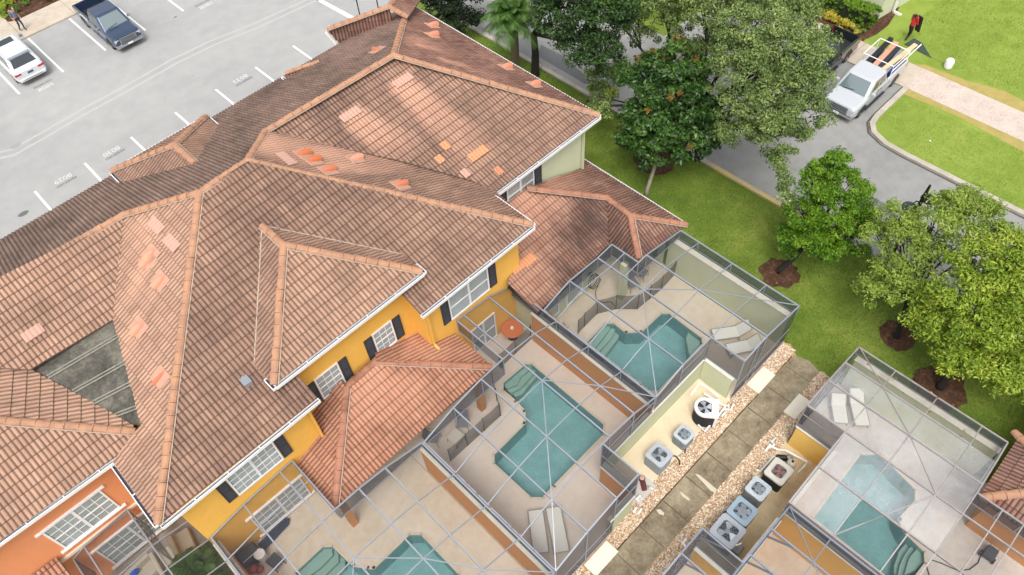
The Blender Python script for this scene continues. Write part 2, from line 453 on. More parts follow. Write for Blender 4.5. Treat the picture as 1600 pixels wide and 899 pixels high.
def shutter(parent, x0, x1, z0, z1, Y):
    mb = MB(); mb.box(x0, x0 + .05, Y - .06, Y - .003, z0, z1); mb.box(x1 - .05, x1, Y - .06, Y - .003, z0, z1)
    zm = (z0 + z1) / 2
    for z in (z0, zm - .025, z1 - .05): mb.box(x0 + .05, x1 - .05, Y - .058, Y - .003, z, z + .05)
    n = int((z1 - z0) / .07)
    for k in range(n):
        z = z0 + .05 + (z1 - z0 - .1) * k / n; mb.add([(x0 + .05, Y - .02, z + .06), (x1 - .05, Y - .02, z + .06), (x1 - .05, Y - .05, z), (x0 + .05, Y - .05, z)], [(0, 1, 2, 3)])
    return obj('shutter', mb, shutter_m, parent)
def vent(parent, px, pl, m, yaw=0., s=.3):
    """round-topped clay roof vent on its light flashing tile"""
    c = on(px[0], px[1], *pl); n = pl[1]; g = (Vector((0, 0, 1)) - n * n.z).normalized(); a = g.cross(n)
    f = MB(); f.add([c + a * x + g * y + n * .06 for x, y in ((-.36, -.3), (.36, -.3), (.36, .32), (-.36, .32))] + [c + a * x + g * y + n * .085 for x, y in ((-.34, -.28), (.34, -.28), (.34, .30), (-.34, .30))],
                    [(0, 1, 2, 3), (4, 5, 6, 7), (0, 1, 5, 4), (1, 2, 6, 5), (2, 3, 7, 6), (3, 0, 4, 7)])
    v = obj('roof_vent', f, mat('vent_flashing', '#b98e79', .8, var=.15, vs=6), parent)
    h = MB(); R, Hh, k = s * .5, s * .62, 8; rows = []
    for j, (yy, sc) in enumerate(((-.32, 1.), (-.1, 1.), (.12, .75), (.3, .1))):
        for t in range(k): th = math.pi * t / (k - 1); rows.append(c + a * (math.cos(th) * R * sc) + g * yy + n * (.08 + math.sin(th) * Hh * sc))
    h.grid(rows, k, 4); obj('vent_hood', h, m, v)
    d = MB(); d.add([c + a * (math.cos(math.pi * t / 7) * R * .85) + g * -.29 + n * (.085 + math.sin(math.pi * t / 7) * Hh * .85) for t in range(8)], [tuple(range(8))]); obj('vent_mouth', d, mat('vent_dark', '#5d2b1d', .9), v)
    return v
def patch(parent, px, pl, nx, ny, m, ang=0):
    """a few replaced tiles, lighter than their neighbours, lying in the roof surface"""
    c = on(px[0], px[1], *pl); n = pl[1]; g = (Vector((0, 0, 1)) - n * n.z).normalized(); a = g.cross(n); mb = MB()
    pr_ = [0, .72, 1, .72]
    for j in range(ny):
        nn = int(nx * 8) + 1
        for i in range(nn - 1):
            q = []
            for (ii, y, hh) in ((i, 0, .05), (i + 1, 0, .05), (i + 1, 1, .012), (i, 1, .012)):
                x = (ii / 8 - nx / 2) * PER * 2; q.append(c + a * x + g * ((j - ny / 2 + y) * EXPO) + n * (.05 + hh + pr_[ii % 4] * .03))
            mb.add(q, [(0, 1, 2, 3)])
    return obj('replaced_tile', mb, m, parent)

# ---------------------------------------------------------------- ground, roads, paths
def ground_mat(name, cols, scale=(.18, 1.4, 14.), bump=.5, rough=.9, fine=60.):
    m = bpy.data.materials.new(name); m.use_nodes = True; N = NT(m); MATS[name] = m
    a = noise(N, scale[0], 3); b = noise(N, scale[1], 4); c = noise(N, scale[2], 3, rough=.7)
    f = N.math('ADD', N.math('MULTIPLY', a, .4), N.math('ADD', N.math('MULTIPLY', b, .35), N.math('MULTIPLY', c, .25)))
    k = len(cols); N.l(N.ramp(f, [(.34 + .32 * i / (k - 1), srgb(x)) for i, x in enumerate(cols)]), N.b.inputs['Base Color'])
    N.b.inputs['Roughness'].default_value = rough; N.b.inputs['Specular IOR Level'].default_value = .25
    bn = N.n('Bump'); bn.inputs['Strength'].default_value = bump; bn.inputs['Distance'].default_value = .05
    N.l(noise(N, fine, 3), bn.inputs['Height']); N.l(bn.outputs[0], N.b.inputs['Normal'])
    return m
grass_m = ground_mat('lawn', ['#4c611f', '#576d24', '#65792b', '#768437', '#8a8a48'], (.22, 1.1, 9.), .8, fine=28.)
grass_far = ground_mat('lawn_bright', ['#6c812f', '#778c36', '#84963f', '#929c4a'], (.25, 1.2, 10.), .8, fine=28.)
park_m = ground_mat('car_park_asphalt', ['#8f8f8e', '#969695', '#9d9d9b', '#a3a3a0'], (.12, .9, 30.), .25)
street_m = ground_mat('street_asphalt', ['#7a7a79', '#868684', '#908f8c', '#989692'], (.2, 1.5, 35.), .3)
patch_m = ground_mat('street_repair', ['#626365', '#6a6b6c', '#707171'], (.5, 3, 35.), .2)
tan_m = ground_mat('tan_concrete', ['#a8946f', '#c4b08c', '#d3c19f', '#dacaac'], (.5, 1.6, 12.), .2)
tan2_m = ground_mat('cream_concrete', ['#c9b496', '#d3c3a8', '#d9cbb3'], (.5, 1.6, 12.), .2)
path_m = ground_mat('stained_path', ['#5a5046', '#7b6f5b', '#938770', '#a59a83'], (.7, 2.6, 9.), .35)
walk_m = ground_mat('pale_walk', ['#a39787', '#b3a797', '#bcb1a2'], (.5, 2, 12.), .2)
mulch_m = ground_mat('mulch', ['#2e1f17', '#4a3124', '#5d4231', '#7a5c44'], (1.5, 6, 40.), 1., fine=40.)
gravel_m = ground_mat('gravel_bed_soil', ['#8a6c49', '#b08f66', '#c7a67c', '#d8bd97'], (1., 8, 45.), 1., fine=40.)
straw_m = ground_mat('bare_turf_edge', ['#8c8a45', '#a29156', '#ae9a62'], (.8, 3, 14.), .6, fine=30.)
plaster_m = mat('pool_plaster', '#8fb6b4', .6, var=.2, vs=1.6)  # plaster mottling, strengthened to paint soft caustic light into the colour
step_m = mat('pool_step_plaster', '#a0b3a6', .6, var=.10, vs=1.5)

pool_c3 = P([(786.8, 610), (786.8, 598.9), (821.6, 570), (831, 570), (942.4, 663.4), (941.9, 680), (864.5, 759.1), (847.7, 777.4), (830, 777.4), (772.8, 724.6), (772.8, 711.3), (821.3, 662.3), (821.3, 642.3), (806.8, 626.7)])
pool_c2 = P([(912.2, 541), (945.6, 506.8), (959, 506.8), (977.9, 521.3), (1002.3, 520.2), (1033.5, 491.2), (1045.7, 491.2), (1095.8, 529), (1096.9, 538), (1028, 611), (1010, 611), (915, 549)])
pool_c4 = P([(461.5, 896), (504.7, 855.4), (519.7, 855.4), (551.3, 886), (575, 890), (585, 890), (640, 836.7), (658, 836.7), (716, 898), (716, 910), (640, 990), (600, 990), (545, 940), (500, 935)])
pool_A = P([(1344.6, 711.4), (1375, 711), (1429.4, 766), (1429, 783), (1403, 811), (1412, 833), (1443, 863), (1444, 880), (1425, 905), (1390, 905), (1271.5, 810)])
POOLS = [pool_c3, pool_c2, pool_c4, pool_A]
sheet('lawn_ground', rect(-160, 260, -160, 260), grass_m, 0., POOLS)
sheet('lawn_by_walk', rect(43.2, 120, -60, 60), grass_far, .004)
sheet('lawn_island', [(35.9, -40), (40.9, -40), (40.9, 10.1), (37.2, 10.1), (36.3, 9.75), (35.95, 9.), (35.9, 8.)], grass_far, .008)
pk = sheet('car_park', [(-70, 34), (24.5, 34), (24.5, 37.5), (28.0, 39.5), (28.0, 57.0), (-70, 57.0)], park_m, .004)
sheet('street', [(28.2, -70), (35.6, -70), (35.6, 8.3), (35.8, 9.3), (36.4, 10.1), (37.2, 10.4), (40.9, 10.4), (40.9, 24), (35.6, 24), (35.6, 90), (28.2, 90)], street_m, .004)
sheet('street_patch', P([(1360, 306), (1370, 312), (1412, 333), (1398, 341), (1352, 318)]), patch_m, .008)
sheet('street_repair', P([(845, 70), (880, 88), (925, 128), (915, 132), (840, 88)]), patch_m, .008)
def kerb(name, pts, m, wd=.28, h=.13, closed=False):
    mb = MB(); L = []; R = []
    n = len(pts)
    for i, p in enumerate(pts):
        a = Vector(pts[max(i - 1, 0)]); b = Vector(pts[min(i + 1, n - 1)]); d = (b - a).normalized(); nrm = Vector((-d.y, d.x))
        L.append(Vector(p) + nrm * wd / 2); R.append(Vector(p) - nrm * wd / 2)
    vs = [(q.x, q.y, -.02) for q in L] + [(q.x, q.y, h) for q in L] + [(q.x, q.y, h) for q in R] + [(q.x, q.y, -.02) for q in R]
    fs = []
    for k in range(3):
        for i in range(n - 1): fs.append((k * n + i, k * n + i + 1, (k + 1) * n + i + 1, (k + 1) * n + i))
    mb.add(vs, fs + [(0, n, 2 * n, 3 * n), (n - 1, 2 * n - 1, 3 * n - 1, 4 * n - 1)]); o = obj(name, mb, m, bevel=.02); o['kind'] = 'structure'; return o
kerb_m = mat('kerb_concrete', '#b3ab9d', .9, var=.25, vs=1.5, bump=.3)
kerb_y = mat('kerb_yellowed', '#b9a468', .9, col2='#a79a80', vs=1.2, bump=.3)
kerb('kerb', [(28.06, 90), (28.06, 60), (28.06, 15)], kerb_m)
kerb('kerb', [(28.06, 15), (28.06, 8), (28.06, -10), (28.06, -40)], kerb_y, h=.132)
kerb('kerb', [(35.72, -60), (35.72, 7.6), (35.82, 8.8), (36.2, 9.7), (36.8, 10.15), (37.5, 10.26), (40.9, 10.26)], kerb_m, wd=.32)
seam_m = mat('wet_joint', '#4c4a47', .8)
sheet('gutter_seam', [(35.42, -60), (35.54, -60), (35.54, 7.6), (35.64, 8.9), (36.05, 9.85), (36.75, 10.35), (37.5, 10.44), (40.9, 10.44), (40.9, 10.52), (37.4, 10.52), (36.7, 10.45), (35.95, 9.95), (35.54, 8.95), (35.42, 7.6)], seam_m, .0085)
sheet('gutter_seam', [(40.82, 10.6), (40.9, 10.6), (40.9, 18), (40.82, 18)], seam_m, .0085)
# front walk: concrete slabs, then pavers
sheet('sidewalk', rect(40.9, 43.2, 10.4, 70), walk_m, .012, thick=.1)
m = bpy.data.materials.new('paver_walk'); m.use_nodes = True; N = NT(m)
br = N.n('TexBrick'); g = N.n('NewGeometry'); N.l(g.outputs['Position'], br.inputs['Vector'])
br.inputs['Scale'].default_value = 4.2; br.inputs['Color1'].default_value = srgb('#bfb0a5'); br.inputs['Color2'].default_value = srgb('#ab978b'); br.inputs['Mortar'].default_value = srgb('#a89c90'); br.inputs['Mortar Size'].default_value = .02
N.l(N.mix(N.ramp(noise(N, 1.2, 3), [(.35, 0.), (.7, .5)]), br.outputs[0], srgb('#c9beb3')), N.b.inputs['Base Color']); N.b.inputs['Roughness'].default_value = .85
paver_m = m
sheet('paver_walk', rect(40.9, 43.2, -60, 10.4), paver_m, .012)
sheet('bare_strip', [(40.15, -10), (40.88, -10), (40.88, 10.1), (40.3, 10.1), (40.5, 7), (40.1, 3), (40.3, -1), (40.2, -5)], straw_m, .012)
sheet('bare_strip', [(43.22, -10), (44.3, -10), (44.1, -3), (44.4, 0), (43.9, 3), (44.3, 6), (43.8, 8), (43.6, 10.5), (43.22, 11)], straw_m, .008)
jm = mat('slab_joint', '#8c8272', .9)
for y in (12.3, 14.2, 16.1, 18, 20): sheet('slab_joint', rect(40.9, 43.2, y - .02, y + .02), jm, .016)
# gravel beds and path between the two rows of pools
def wob(x0, x1, y, amp, n=60): return [(x0 + (x1 - x0) * i / n, y + random.uniform(-amp, amp)) for i in range(n + 1)]
sheet('gravel_bed', [(-40, 2.7)] + [(20.2, 2.7)] + [(20.9, 3.4), (20.7, 3.75)] + [(-40, 3.75)], gravel_m, .008)
sheet('gravel_bed', [(-40, 4.7), (20.75, 4.7), (21.15, 5.3), (20.95, 5.7), (-40, 5.7)], gravel_m, .008)
sheet('garden_path', wob(-40, 20.75, 3.58, .03, 90) + [(20.95, 4.2)] + wob(-40, 20.75, 4.86, .02, 90)[::-1], path_m, .014)
pj = mat('path_joint', '#5a5040', .95)
for k in range(26):
    x = 20.0 - k * 1.45
    sheet('path_joint', [(x, 3.62), (x + .03, 3.62), (x + .035 + random.uniform(-.02, .02), 4.83), (x - .005, 4.83)], pj, .018)
edge_m = mat('dark_edge', '#4a3f33', .95)
sheet('path_edge', [(-40, 4.86)] + [(20.6, 4.86), (20.6, 4.9)] + wob(-40, 20.6, 4.91, .015, 120)[::-1], edge_m, .018)
light_patch = mat('pale_patch', '#c5bba6', .9, var=.1, vs=5)
for l in ([(1086, 741), (1092, 742), (1120, 765), (1118, 771), (1110, 767)], [(1062, 768), (1068, 772), (1078, 780), (1076, 783), (1066, 776)], [(1025, 797), (1031, 796), (1038, 802), (1037, 806), (1030, 804)]):
    sheet('path_stain', P(l), light_patch, .0185)
slab_m = mat('landing_slab_concrete', '#dcd4c3', .85, var=.07, vs=1.5)
for (a, b, c, d) in ((18.0, 19.3, 4.87, 5.52), (7.2, 8.52, 4.8, 5.42), (18.0, 19.2, 3.06, 3.62)):
    mb = MB(); mb.box(a, b, c, d, -.05, .05); o = obj('landing_slab', mb, slab_m, bevel=.01); o['kind'] = 'structure'
# equipment pads
sheet('equipment_pad', rect(10.3, 17.1, 5.6, 7.3), tan2_m, .03, thick=.05)
sheet('equipment_pad', rect(10.2, 17.0, 1.0, 2.8), tan_m, .03, thick=.05)
# pool decks
def deck(name, poly, holes=(), m=deck_a): sheet(name, poly, m, .02, holes, thick=.04)
deck('pool_deck', [(5.5, 5.55), (10.3, 5.55), (10.3, 7.3), (13.3, 7.3), (13.3, 17.5), (5.5, 17.5)], [pool_c3])
deck('pool_deck', [(13.32, 7.3), (17.1, 7.3), (17.1, 5.7), (20.9, 5.7), (20.9, 17.5), (13.32, 17.5)], [pool_c2], deck_mat('pool_deck_tan', '#d3c6b2', '#c6b7a1'))
deck('pool_deck', rect(-2.3, 5.48, 2, 17.5), [pool_c4], deck_mat('pool_deck_sand', '#d3c7b5', '#c3b49d'))
deck('pool_deck', rect(-14, -2.32, 8, 19), (), deck_mat('pool_deck_grey', '#9c9488', '#877f74'))
deck('pool_deck', [(13.4, -9), (20.8, -9), (20.8, 2.7), (17.0, 2.7), (17.0, 1.1), (13.4, 1.1)], [pool_A], deck_mat('pool_deck_pale', '#cac1b7', '#b3aaa0'))
deck('pool_deck', [(4, -9), (13.2, -9), (13.2, 1.1), (10.2, 1.1), (10.2, 2.7), (4, 2.7)], (), deck_mat('pool_deck_beige', '#c9bba9', '#b9a995'))
# mulch rings
def ring(cx, cy, rx, ry=None, n=26):
    ry = ry or rx; q = []
    for i in range(n): t = 2 * math.pi * i / n; k = random.uniform(.88, 1.1); q.append((cx + rx * k * math.cos(t), cy + ry * k * math.sin(t)))
    return q
for px, r in (((1218, 427), .95), ((1402, 525), .85), ((1468, 608), 1.15), ((1024, 252), 1.15)):
    c = at(*px); sheet('mulch_bed', ring(c.x, c.y, r), mulch_m, .02)
sheet('mulch_bed', P([(1342, 50), (1353, 62), (1370, 54), (1388, 40), (1402, 18), (1415, -8), (1398, -14), (1371, 30)]), mulch_m, .016); sheet('mulch_bed', rect(43.25, 45.9, 14.4, 26), mulch_m, .0155)
# car park slab, bed, stripes
sheet('car_park_walk', [(-30, 56.5), (16, 56.5), (16, 59.0), (7.3, 59.0), (6.9, 59.3), (6.9, 70), (-30, 70)], walk_m, .1, thick=.12)
sheet('planting_bed', [(6.9, 59.02), (16, 59.02), (16, 75), (6.9, 75)], mulch_m, .09)
sheet('slab_joint', rect(6.85, 6.9, 56.5, 59.3), jm, .104); sheet('slab_joint', rect(10.6, 10.64, 56.5, 59.), jm, .104)
stripe_m = mat('road_paint', '#e6e6e4', .7, var=.12, vs=6)
for x in (-4.95, -1.98, 1.01, 4.06, 7.05, 10.05, 12.95, 15.92, 18.88, 21.8): sheet('parking_stripe', rect(x - .06, x + .07, 35.6, 41.6), stripe_m, .008)
for x in (1.1, 4.1, 7.08, 10.1, 13.07, 16.05, 19.0, 21.9): sheet('parking_stripe', rect(x - .06, x + .07, 50.9, 56.4), stripe_m, .008)
sheet('stop_line', P([(493, 0), (500, -2), (556, 28), (549, 31)]), stripe_m, .008)
seal_m = mat('sealed_seam', '#a9a8a5', .85, var=.1, vs=4)
a = [at(x, y) for x, y in ((-20, 247), (20, 238), (70, 210), (130, 175), (200, 137), (270, 97), (330, 68), (400, 40), (470, 8), (520, -15))]
for off in (-.32, .28): sheet('seam', [(p.x + random.uniform(-.1, .1), p.y + off - .09) for p in a] + [(p.x, p.y + off + .09) for p in a[::-1]], seal_m, .008)
oil = mat('oil_spot', '#8a8a89', .7)
for (px, py, r) in ((37, 334, .3), (25, 228, .35), (258, 37, .12), (274, 27, .13), (302, 119, .1), (258, 154, .08), (358, 110, .08), (210, 162, .07), (205, 306, .12)):
    c = at(px, py); sheet('oil_spot', ring(c.x, c.y, r, r * .6, 12), mat('oil_spot_dark', '#5e5e5e', .8) if py in (334, 27) else oil, .0085)
def text_mesh(name, body, size, m, loc, rz=0., kind='structure', parent=None, rot=None, extrude=0., stretch=1.):
    cu = bpy.data.curves.new(name, 'FONT'); cu.body = body; cu.size = size; cu.align_x = 'CENTER'; cu.align_y = 'CENTER'; cu.extrude = extrude
    t = bpy.data.objects.new(name + '_tmp', cu); scene.collection.objects.link(t)
    dg = bpy.context.evaluated_depsgraph_get(); me = bpy.data.meshes.new_from_object(t.evaluated_get(dg)); bpy.data.objects.remove(t)
    me.materials.clear(); me.materials.append(m)
    for v in me.vertices: v.co.x *= stretch
    o = bpy.data.objects.new(name, me); scene.collection.objects.link(o); o.location = loc; o.rotation_euler = rot or (0, 0, rz)
    if kind: o['kind'] = kind
    if parent: o.parent = parent
    return o
word_m = mat('dark_paint', '#3c3c40', .8)
for (x, num) in ((2.6, '8029'), (5.65, '8030'), (14.6, '8033')):
    text_mesh('stall_number', num, .5, mat('worn_number', '#c9c9c6', .8, var=.2, vs=9), (x, 41.35, .009), math.pi, stretch=1.05)
    text_mesh('stall_word', 'RESERVED', .27, word_m, (x + .02, 40.92, .009), math.pi, stretch=1.0)
for (x, num) in ((5.6, '8085'), (17.5, '8081')):
    text_mesh('stall_number', num, .5, mat('worn_number', '#c9c9c6', .8, var=.2, vs=9), (x, 50.25, .009), 0, stretch=1.05)
    text_mesh('stall_word', 'RESERVED', .27, word_m, (x - .02, 50.72, .009), 0, stretch=1.0)
# pebbles: one stuff object
mb = MB(); pv = []; 
def pebbles(n, x0, x1, y0, y1):
    k = np.stack([rng.uniform(x0, x1, n), rng.uniform(y0, y1, n)], 1); return k
pts = np.concatenate([pebbles(10000, 5, 21.0, 4.93, 5.62), pebbles(9000, 8, 20.8, 2.78, 3.56)])
pts = pts[~(((pts[:, 0] > 17.95) & (pts[:, 0] < 19.32) & ((pts[:, 1] > 4.85) | (pts[:, 1] > 3.03) & (pts[:, 1] < 3.7))) | ((pts[:, 0] > 7.15) & (pts[:, 0] < 8.55) & (pts[:, 1] > 4.8)))]
n = len(pts); oct_ = np.array([(1, 0, 0), (0, 1, 0), (-1, 0, 0), (0, -1, 0), (0, 0, 1)], float)
sc = rng.uniform(.022, .055, (n, 1, 1)); an = rng.uniform(0, 6.28, n)
V = oct_[None] * sc * np.array([1, .75, .55])[None, None]
ca, sa = np.cos(an)[:, None], np.sin(an)[:, None]
V = np.stack([V[..., 0] * ca - V[..., 1] * sa, V[..., 0] * sa + V[..., 1] * ca, V[..., 2]], -1)
V[..., 0] += pts[:, 0:1]; V[..., 1] += pts[:, 1:2]; V[..., 2] += rng.uniform(.012, .03, (n, 1))
F = (np.arange(n)[:, None, None] * 5 + np.array([(0, 1, 4), (1, 2, 4), (2, 3, 4), (3, 0, 4)])[None]).reshape(-1, 3)
me = bpy.data.meshes.new('gravel'); me.from_pydata(V.reshape(-1, 3).tolist(), [], F.tolist())
gm = bpy.data.materials.new('gravel_stones'); gm.use_nodes = True; N = NT(gm); g = N.n('NewGeometry')
N.l(N.ramp(g.outputs['Random Per Island'], [(0., srgb('#8a6c50')), (.3, srgb('#b39475')), (.6, srgb('#cbb498')), (.85, srgb('#dccdb9')), (1., srgb('#efe6d8'))]), N.b.inputs['Base Color']); N.b.inputs['Roughness'].default_value = .8
me.materials.append(gm); o = bpy.data.objects.new('gravel', me); scene.collection.objects.link(o)
tag(o, 'pale tan pebbles filling the beds along the stained path', 'gravel', kind='stuff')

# ---------------------------------------------------------------- townhouses
def house_walls(t, poly, m, z1, z0=-.05, name='wall'):
    mb = MB(); mb.prism(poly, z0, z1); return obj(name, mb, m, t)
PK = plane_y(31.1, 6.3, -.444)                       # car park slope
OF = plane_y(25.4, 8.83, .40)                        # orange house, pool slope
YF = plane_y(14.97, 6.3, .4505)                      # yellow house, pool slope
YL = plane_x(-2.93, 6.3, .454); YR = plane_x(14.5, 6.3, -.491)
GF = plane_y(17.6, 6.05, .375); GR = plane_x(21.6, 6.05, -.525)
def S(pl, a, b, w, k=1.): return (on(*a, *pl), on(*b, *pl), w, k)
# ---- yellow house
yh = thing('townhouse', 'yellow stucco townhouse with black shutters in the middle of the row', 'house', (5.8, 20, 0))
Yx = [(-2.35, 15.4), (3.1, 15.4), (3.1, 16.3), (8.7, 16.3), (8.7, 15.4), (13.95, 15.4), (13.95, 30.7), (-2.35, 30.7)]
house_walls(yh, Yx, yellow, 6.12)
mb = MB(); mb.prism([(3.12, 16.3), (8.68, 16.3), (8.68, 18.4), (3.12, 18.0)], 6.13, 7.12); obj('wall', mb, yellow, yh)
A_ = on(312, 302, *PK); B_ = on(387, 253, *PK)
RA0 = on(193.5, 337, *PK); RAL = on(-190, 556, *PK); RG0 = on(415, 207, *PK); RG1 = on(615, 88, *PK)
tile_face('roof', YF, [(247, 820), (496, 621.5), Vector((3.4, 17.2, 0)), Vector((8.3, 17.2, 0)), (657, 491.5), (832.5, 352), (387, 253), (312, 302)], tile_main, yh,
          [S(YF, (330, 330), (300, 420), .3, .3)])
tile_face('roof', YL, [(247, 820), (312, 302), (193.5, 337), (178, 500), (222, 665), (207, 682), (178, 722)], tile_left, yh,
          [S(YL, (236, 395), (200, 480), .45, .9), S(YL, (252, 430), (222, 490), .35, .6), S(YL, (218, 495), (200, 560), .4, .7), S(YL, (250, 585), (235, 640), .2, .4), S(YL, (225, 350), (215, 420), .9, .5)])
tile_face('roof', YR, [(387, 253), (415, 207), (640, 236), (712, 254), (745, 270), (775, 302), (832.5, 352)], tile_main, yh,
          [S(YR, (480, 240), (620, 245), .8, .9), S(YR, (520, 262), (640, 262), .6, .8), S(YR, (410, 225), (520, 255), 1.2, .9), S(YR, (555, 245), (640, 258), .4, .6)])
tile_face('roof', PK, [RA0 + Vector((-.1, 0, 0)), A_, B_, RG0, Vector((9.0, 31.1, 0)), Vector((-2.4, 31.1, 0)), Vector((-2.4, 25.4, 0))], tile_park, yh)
for a, b in ((on(247, 820, *YF), A_), (A_, B_), (on(832.5, 352, *YF), B_), (RA0, A_), (B_, RG0)): ridge_caps(yh, a, b)
gutter(yh, on(250, 821, *YF), on(496.4, 622, *YF), (0, -1, 0)); gutter(yh, on(656.9, 492, *YF), on(832.5, 352.5, *YF), (0, -1, 0))
gutter(yh, (-2.93, 15.0, 6.3), (-2.93, 18.0, 6.3), (-1, 0, 0)); gutter(yh, (14.5, 15.0, 6.3), (14.5, 17.35, 6.3), (1, 0, 0))
# projecting hip over the recess
hz, hx0, hx1, hy = 7.25, 2.55, 9.35, 15.88
HF = plane_y(hy, hz, .504); HL = plane_x(hx0, hz, .504); HR = plane_x(hx1, hz, -.504)
apx = Vector((5.95, 19.33, 8.98)); bk = Vector((5.95, 20.75, 8.98))
tile_face('roof', HF, [Vector((hx0, hy, 0)), Vector((hx1, hy, 0)), apx], tile_left, yh)
tile_face('roof', HL, [Vector((hx0, hy, 0)), apx, bk + Vector((0, .1, 0)), Vector((hx0, 17.15, 0))], tile_main, yh)
tile_face('roof', HR, [Vector((hx1, hy, 0)), Vector((hx1, 17.15, 0)), bk + Vector((0, .1, 0)), apx], tile_main, yh)
for a, b in (((hx0, hy, hz), apx), ((hx1, hy, hz), apx), (bk, apx)): ridge_caps(yh, a, b)
gutter(yh, (hx0, hy, hz), (hx1, hy, hz), (0, -1, 0)); gutter(yh, (hx0, hy - .1, hz), (hx0, hy + .45, hz), (-1, 0, 0)); gutter(yh, (hx1, hy - .1, hz), (hx1, hy + .45, hz), (1, 0, 0))
mm = MB()
for a in (Vector((hx0, 17.1, hz + .06)), Vector((hx1, 17.1, hz + .06))):
    mm.bar(a, bk + Vector((0, 0, .04)), .035, .03)
obj('valley_flashing', mm, mortar, yh)
mm = MB(); c0 = on(385, 597, *YF); mm.box(c0.x - .15, c0.x + .15, c0.y - .2, c0.y + .2, c0.z - .05, c0.z + .14); obj('flashing_box', mm, steel, yh)
window(yh, 9.98, 12.05, 3.92, 5.38, 15.4, cols=1, rows=1, units=2); shutter(yh, 9.5, 9.88, 3.9, 5.4, 15.4); shutter(yh, 12.17, 12.55, 3.9, 5.4, 15.4)
window(yh, 6.78, 7.62, 3.92, 5.28, 16.3, cols=3, rows=2, units=1); shutter(yh, 6.3, 6.68, 3.88, 5.3, 16.3); shutter(yh, 7.72, 8.1, 3.88, 5.3, 16.3)
window(yh, 4.0, 4.95, 3.92, 5.28, 16.3, cols=3, rows=2, units=1); shutter(yh, 3.55, 3.9, 3.88, 5.3, 16.3); shutter(yh, 5.05, 5.42, 3.88, 5.3, 16.3)
window(yh, -.52, 1.33, 3.85, 5.25, 15.4, cols=3, rows=2, units=2); shutter(yh, -1.0, -.62, 3.82, 5.28, 15.4); shutter(yh, 1.43, 1.82, 3.82, 5.28, 15.4)
window(yh, -.78, 1.42, .28, 1.85, 15.4, cols=3, rows=2, units=2, ledge=True)
window(yh, 10.85, 12.15, .2, 1.95, 15.4, cols=1, rows=1, units=2)
downspout(yh, (3.0, 15.3, 6.1), (3.0, 15.3, 3.1), yellow); downspout(yh, (8.78, 15.3, 6.1), (8.78, 15.3, 3.35), yellow)
# vents
for px, pl in (((238, 398), YL), ((233, 408), YL), ((252, 440), YL), ((219, 513), YL), ((555, 250), YR)): vent(yh, px, pl, mat('vent_clay_light', '#cf8f74', .85))
vo = mat('vent_clay_new', '#bb6840', .8); vm = mat('vent_clay', '#bb6f4f', .85)
for px in ((474, 243), (489, 253)): vent(yh, px, YR, vo)
for px in ((512, 268), (625, 291)): vent(yh, px, YR, vm)
vent(yh, (252, 590), YL, vm, s=.15)
newt = mat('new_clay_tile', '#c98a62', .85, var=.08, vs=6); pinkt = mat('pinkish_clay_tile', '#bb9382', .85, var=.08, vs=6)
for px in ((246, 353), (270, 380)): patch(yh, px, YL, 2.5, 1, pinkt)
patch(yh, (446, 250), YR, 3, 1, pinkt)
# yellow lower roof over the patio
lz = 2.78
LF = plane_y(13.02, lz, .44); LL = plane_x(1.62, lz, .43); LR = plane_x(9.9, lz, -.41)
la = Vector((4.72, 15.98, 4.1)); lb = Vector((6.7, 16.28, 4.15))
tile_face('lower_roof', LF, [(523, 794.5), (769, 574), (588, 566), (542, 607)], tile_low, yh, [S(LF, (560, 585), (600, 660), 1.4, .9), S(LF, (620, 600), (650, 660), 1.2, .6)])
tile_face('lower_roof', LL, [(523, 794.5), (542, 607), Vector((4.9, 16.3, 0)), Vector((3.1, 16.3, 0)), Vector((3.1, 15.4, 0)), (462, 726)], tile_low, yh)
tile_face('lower_roof', LR, [(769, 574), (711, 522), Vector((8.7, 15.4, 0)), Vector((8.7, 16.3, 0)), Vector((6.6, 16.3, 0)), (588, 566)], tile_low, yh, [S(LR, (640, 540), (700, 560), .8, .5)])
ridge_caps(yh, on(523, 794.5, *LF), on(542, 607, *LF), cap_tile_low); ridge_caps(yh, on(769, 574, *LF), on(588, 566, *LF), cap_tile_low); ridge_caps(yh, on(542, 605, *LF), on(588, 564, *LF), cap_tile_low, mortar_side=False)
mb = MB(); mb.box(1.7, 9.85, 13.1, 13.2, 2.5, 2.74); mb.box(1.7, 1.8, 13.1, 15.4, 2.5, 2.74); mb.box(9.75, 9.85, 13.1, 15.4, 2.5, 2.74); obj('fascia', mb, black, yh)
for x in (1.98, 9.12): mb = MB(); mb.box(x - .14, x + .14, 13.02, 13.3, 0, 2.6); obj('pillar', mb, tan_orange, yh)
# ---- orange house
oh = thing('townhouse', 'orange stucco townhouse with bare grey membrane on its roof', 'house', (-8, 20, 0))
house_walls(oh, [(-14, 18.55), (-2.36, 18.55), (-2.36, 30.7), (-14, 30.7)], orange, 6.15)
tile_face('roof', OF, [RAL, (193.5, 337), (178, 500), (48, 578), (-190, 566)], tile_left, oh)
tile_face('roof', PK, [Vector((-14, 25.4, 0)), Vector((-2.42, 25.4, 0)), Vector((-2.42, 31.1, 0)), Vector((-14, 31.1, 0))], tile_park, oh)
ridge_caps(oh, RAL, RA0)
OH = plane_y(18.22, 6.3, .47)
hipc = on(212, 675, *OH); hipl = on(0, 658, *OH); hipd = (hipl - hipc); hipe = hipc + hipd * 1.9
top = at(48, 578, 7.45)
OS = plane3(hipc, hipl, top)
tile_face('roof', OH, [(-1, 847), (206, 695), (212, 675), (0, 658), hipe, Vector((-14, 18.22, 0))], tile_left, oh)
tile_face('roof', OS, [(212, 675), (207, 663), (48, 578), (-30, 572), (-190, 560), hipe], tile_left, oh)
ridge_caps(oh, hipc, hipe)
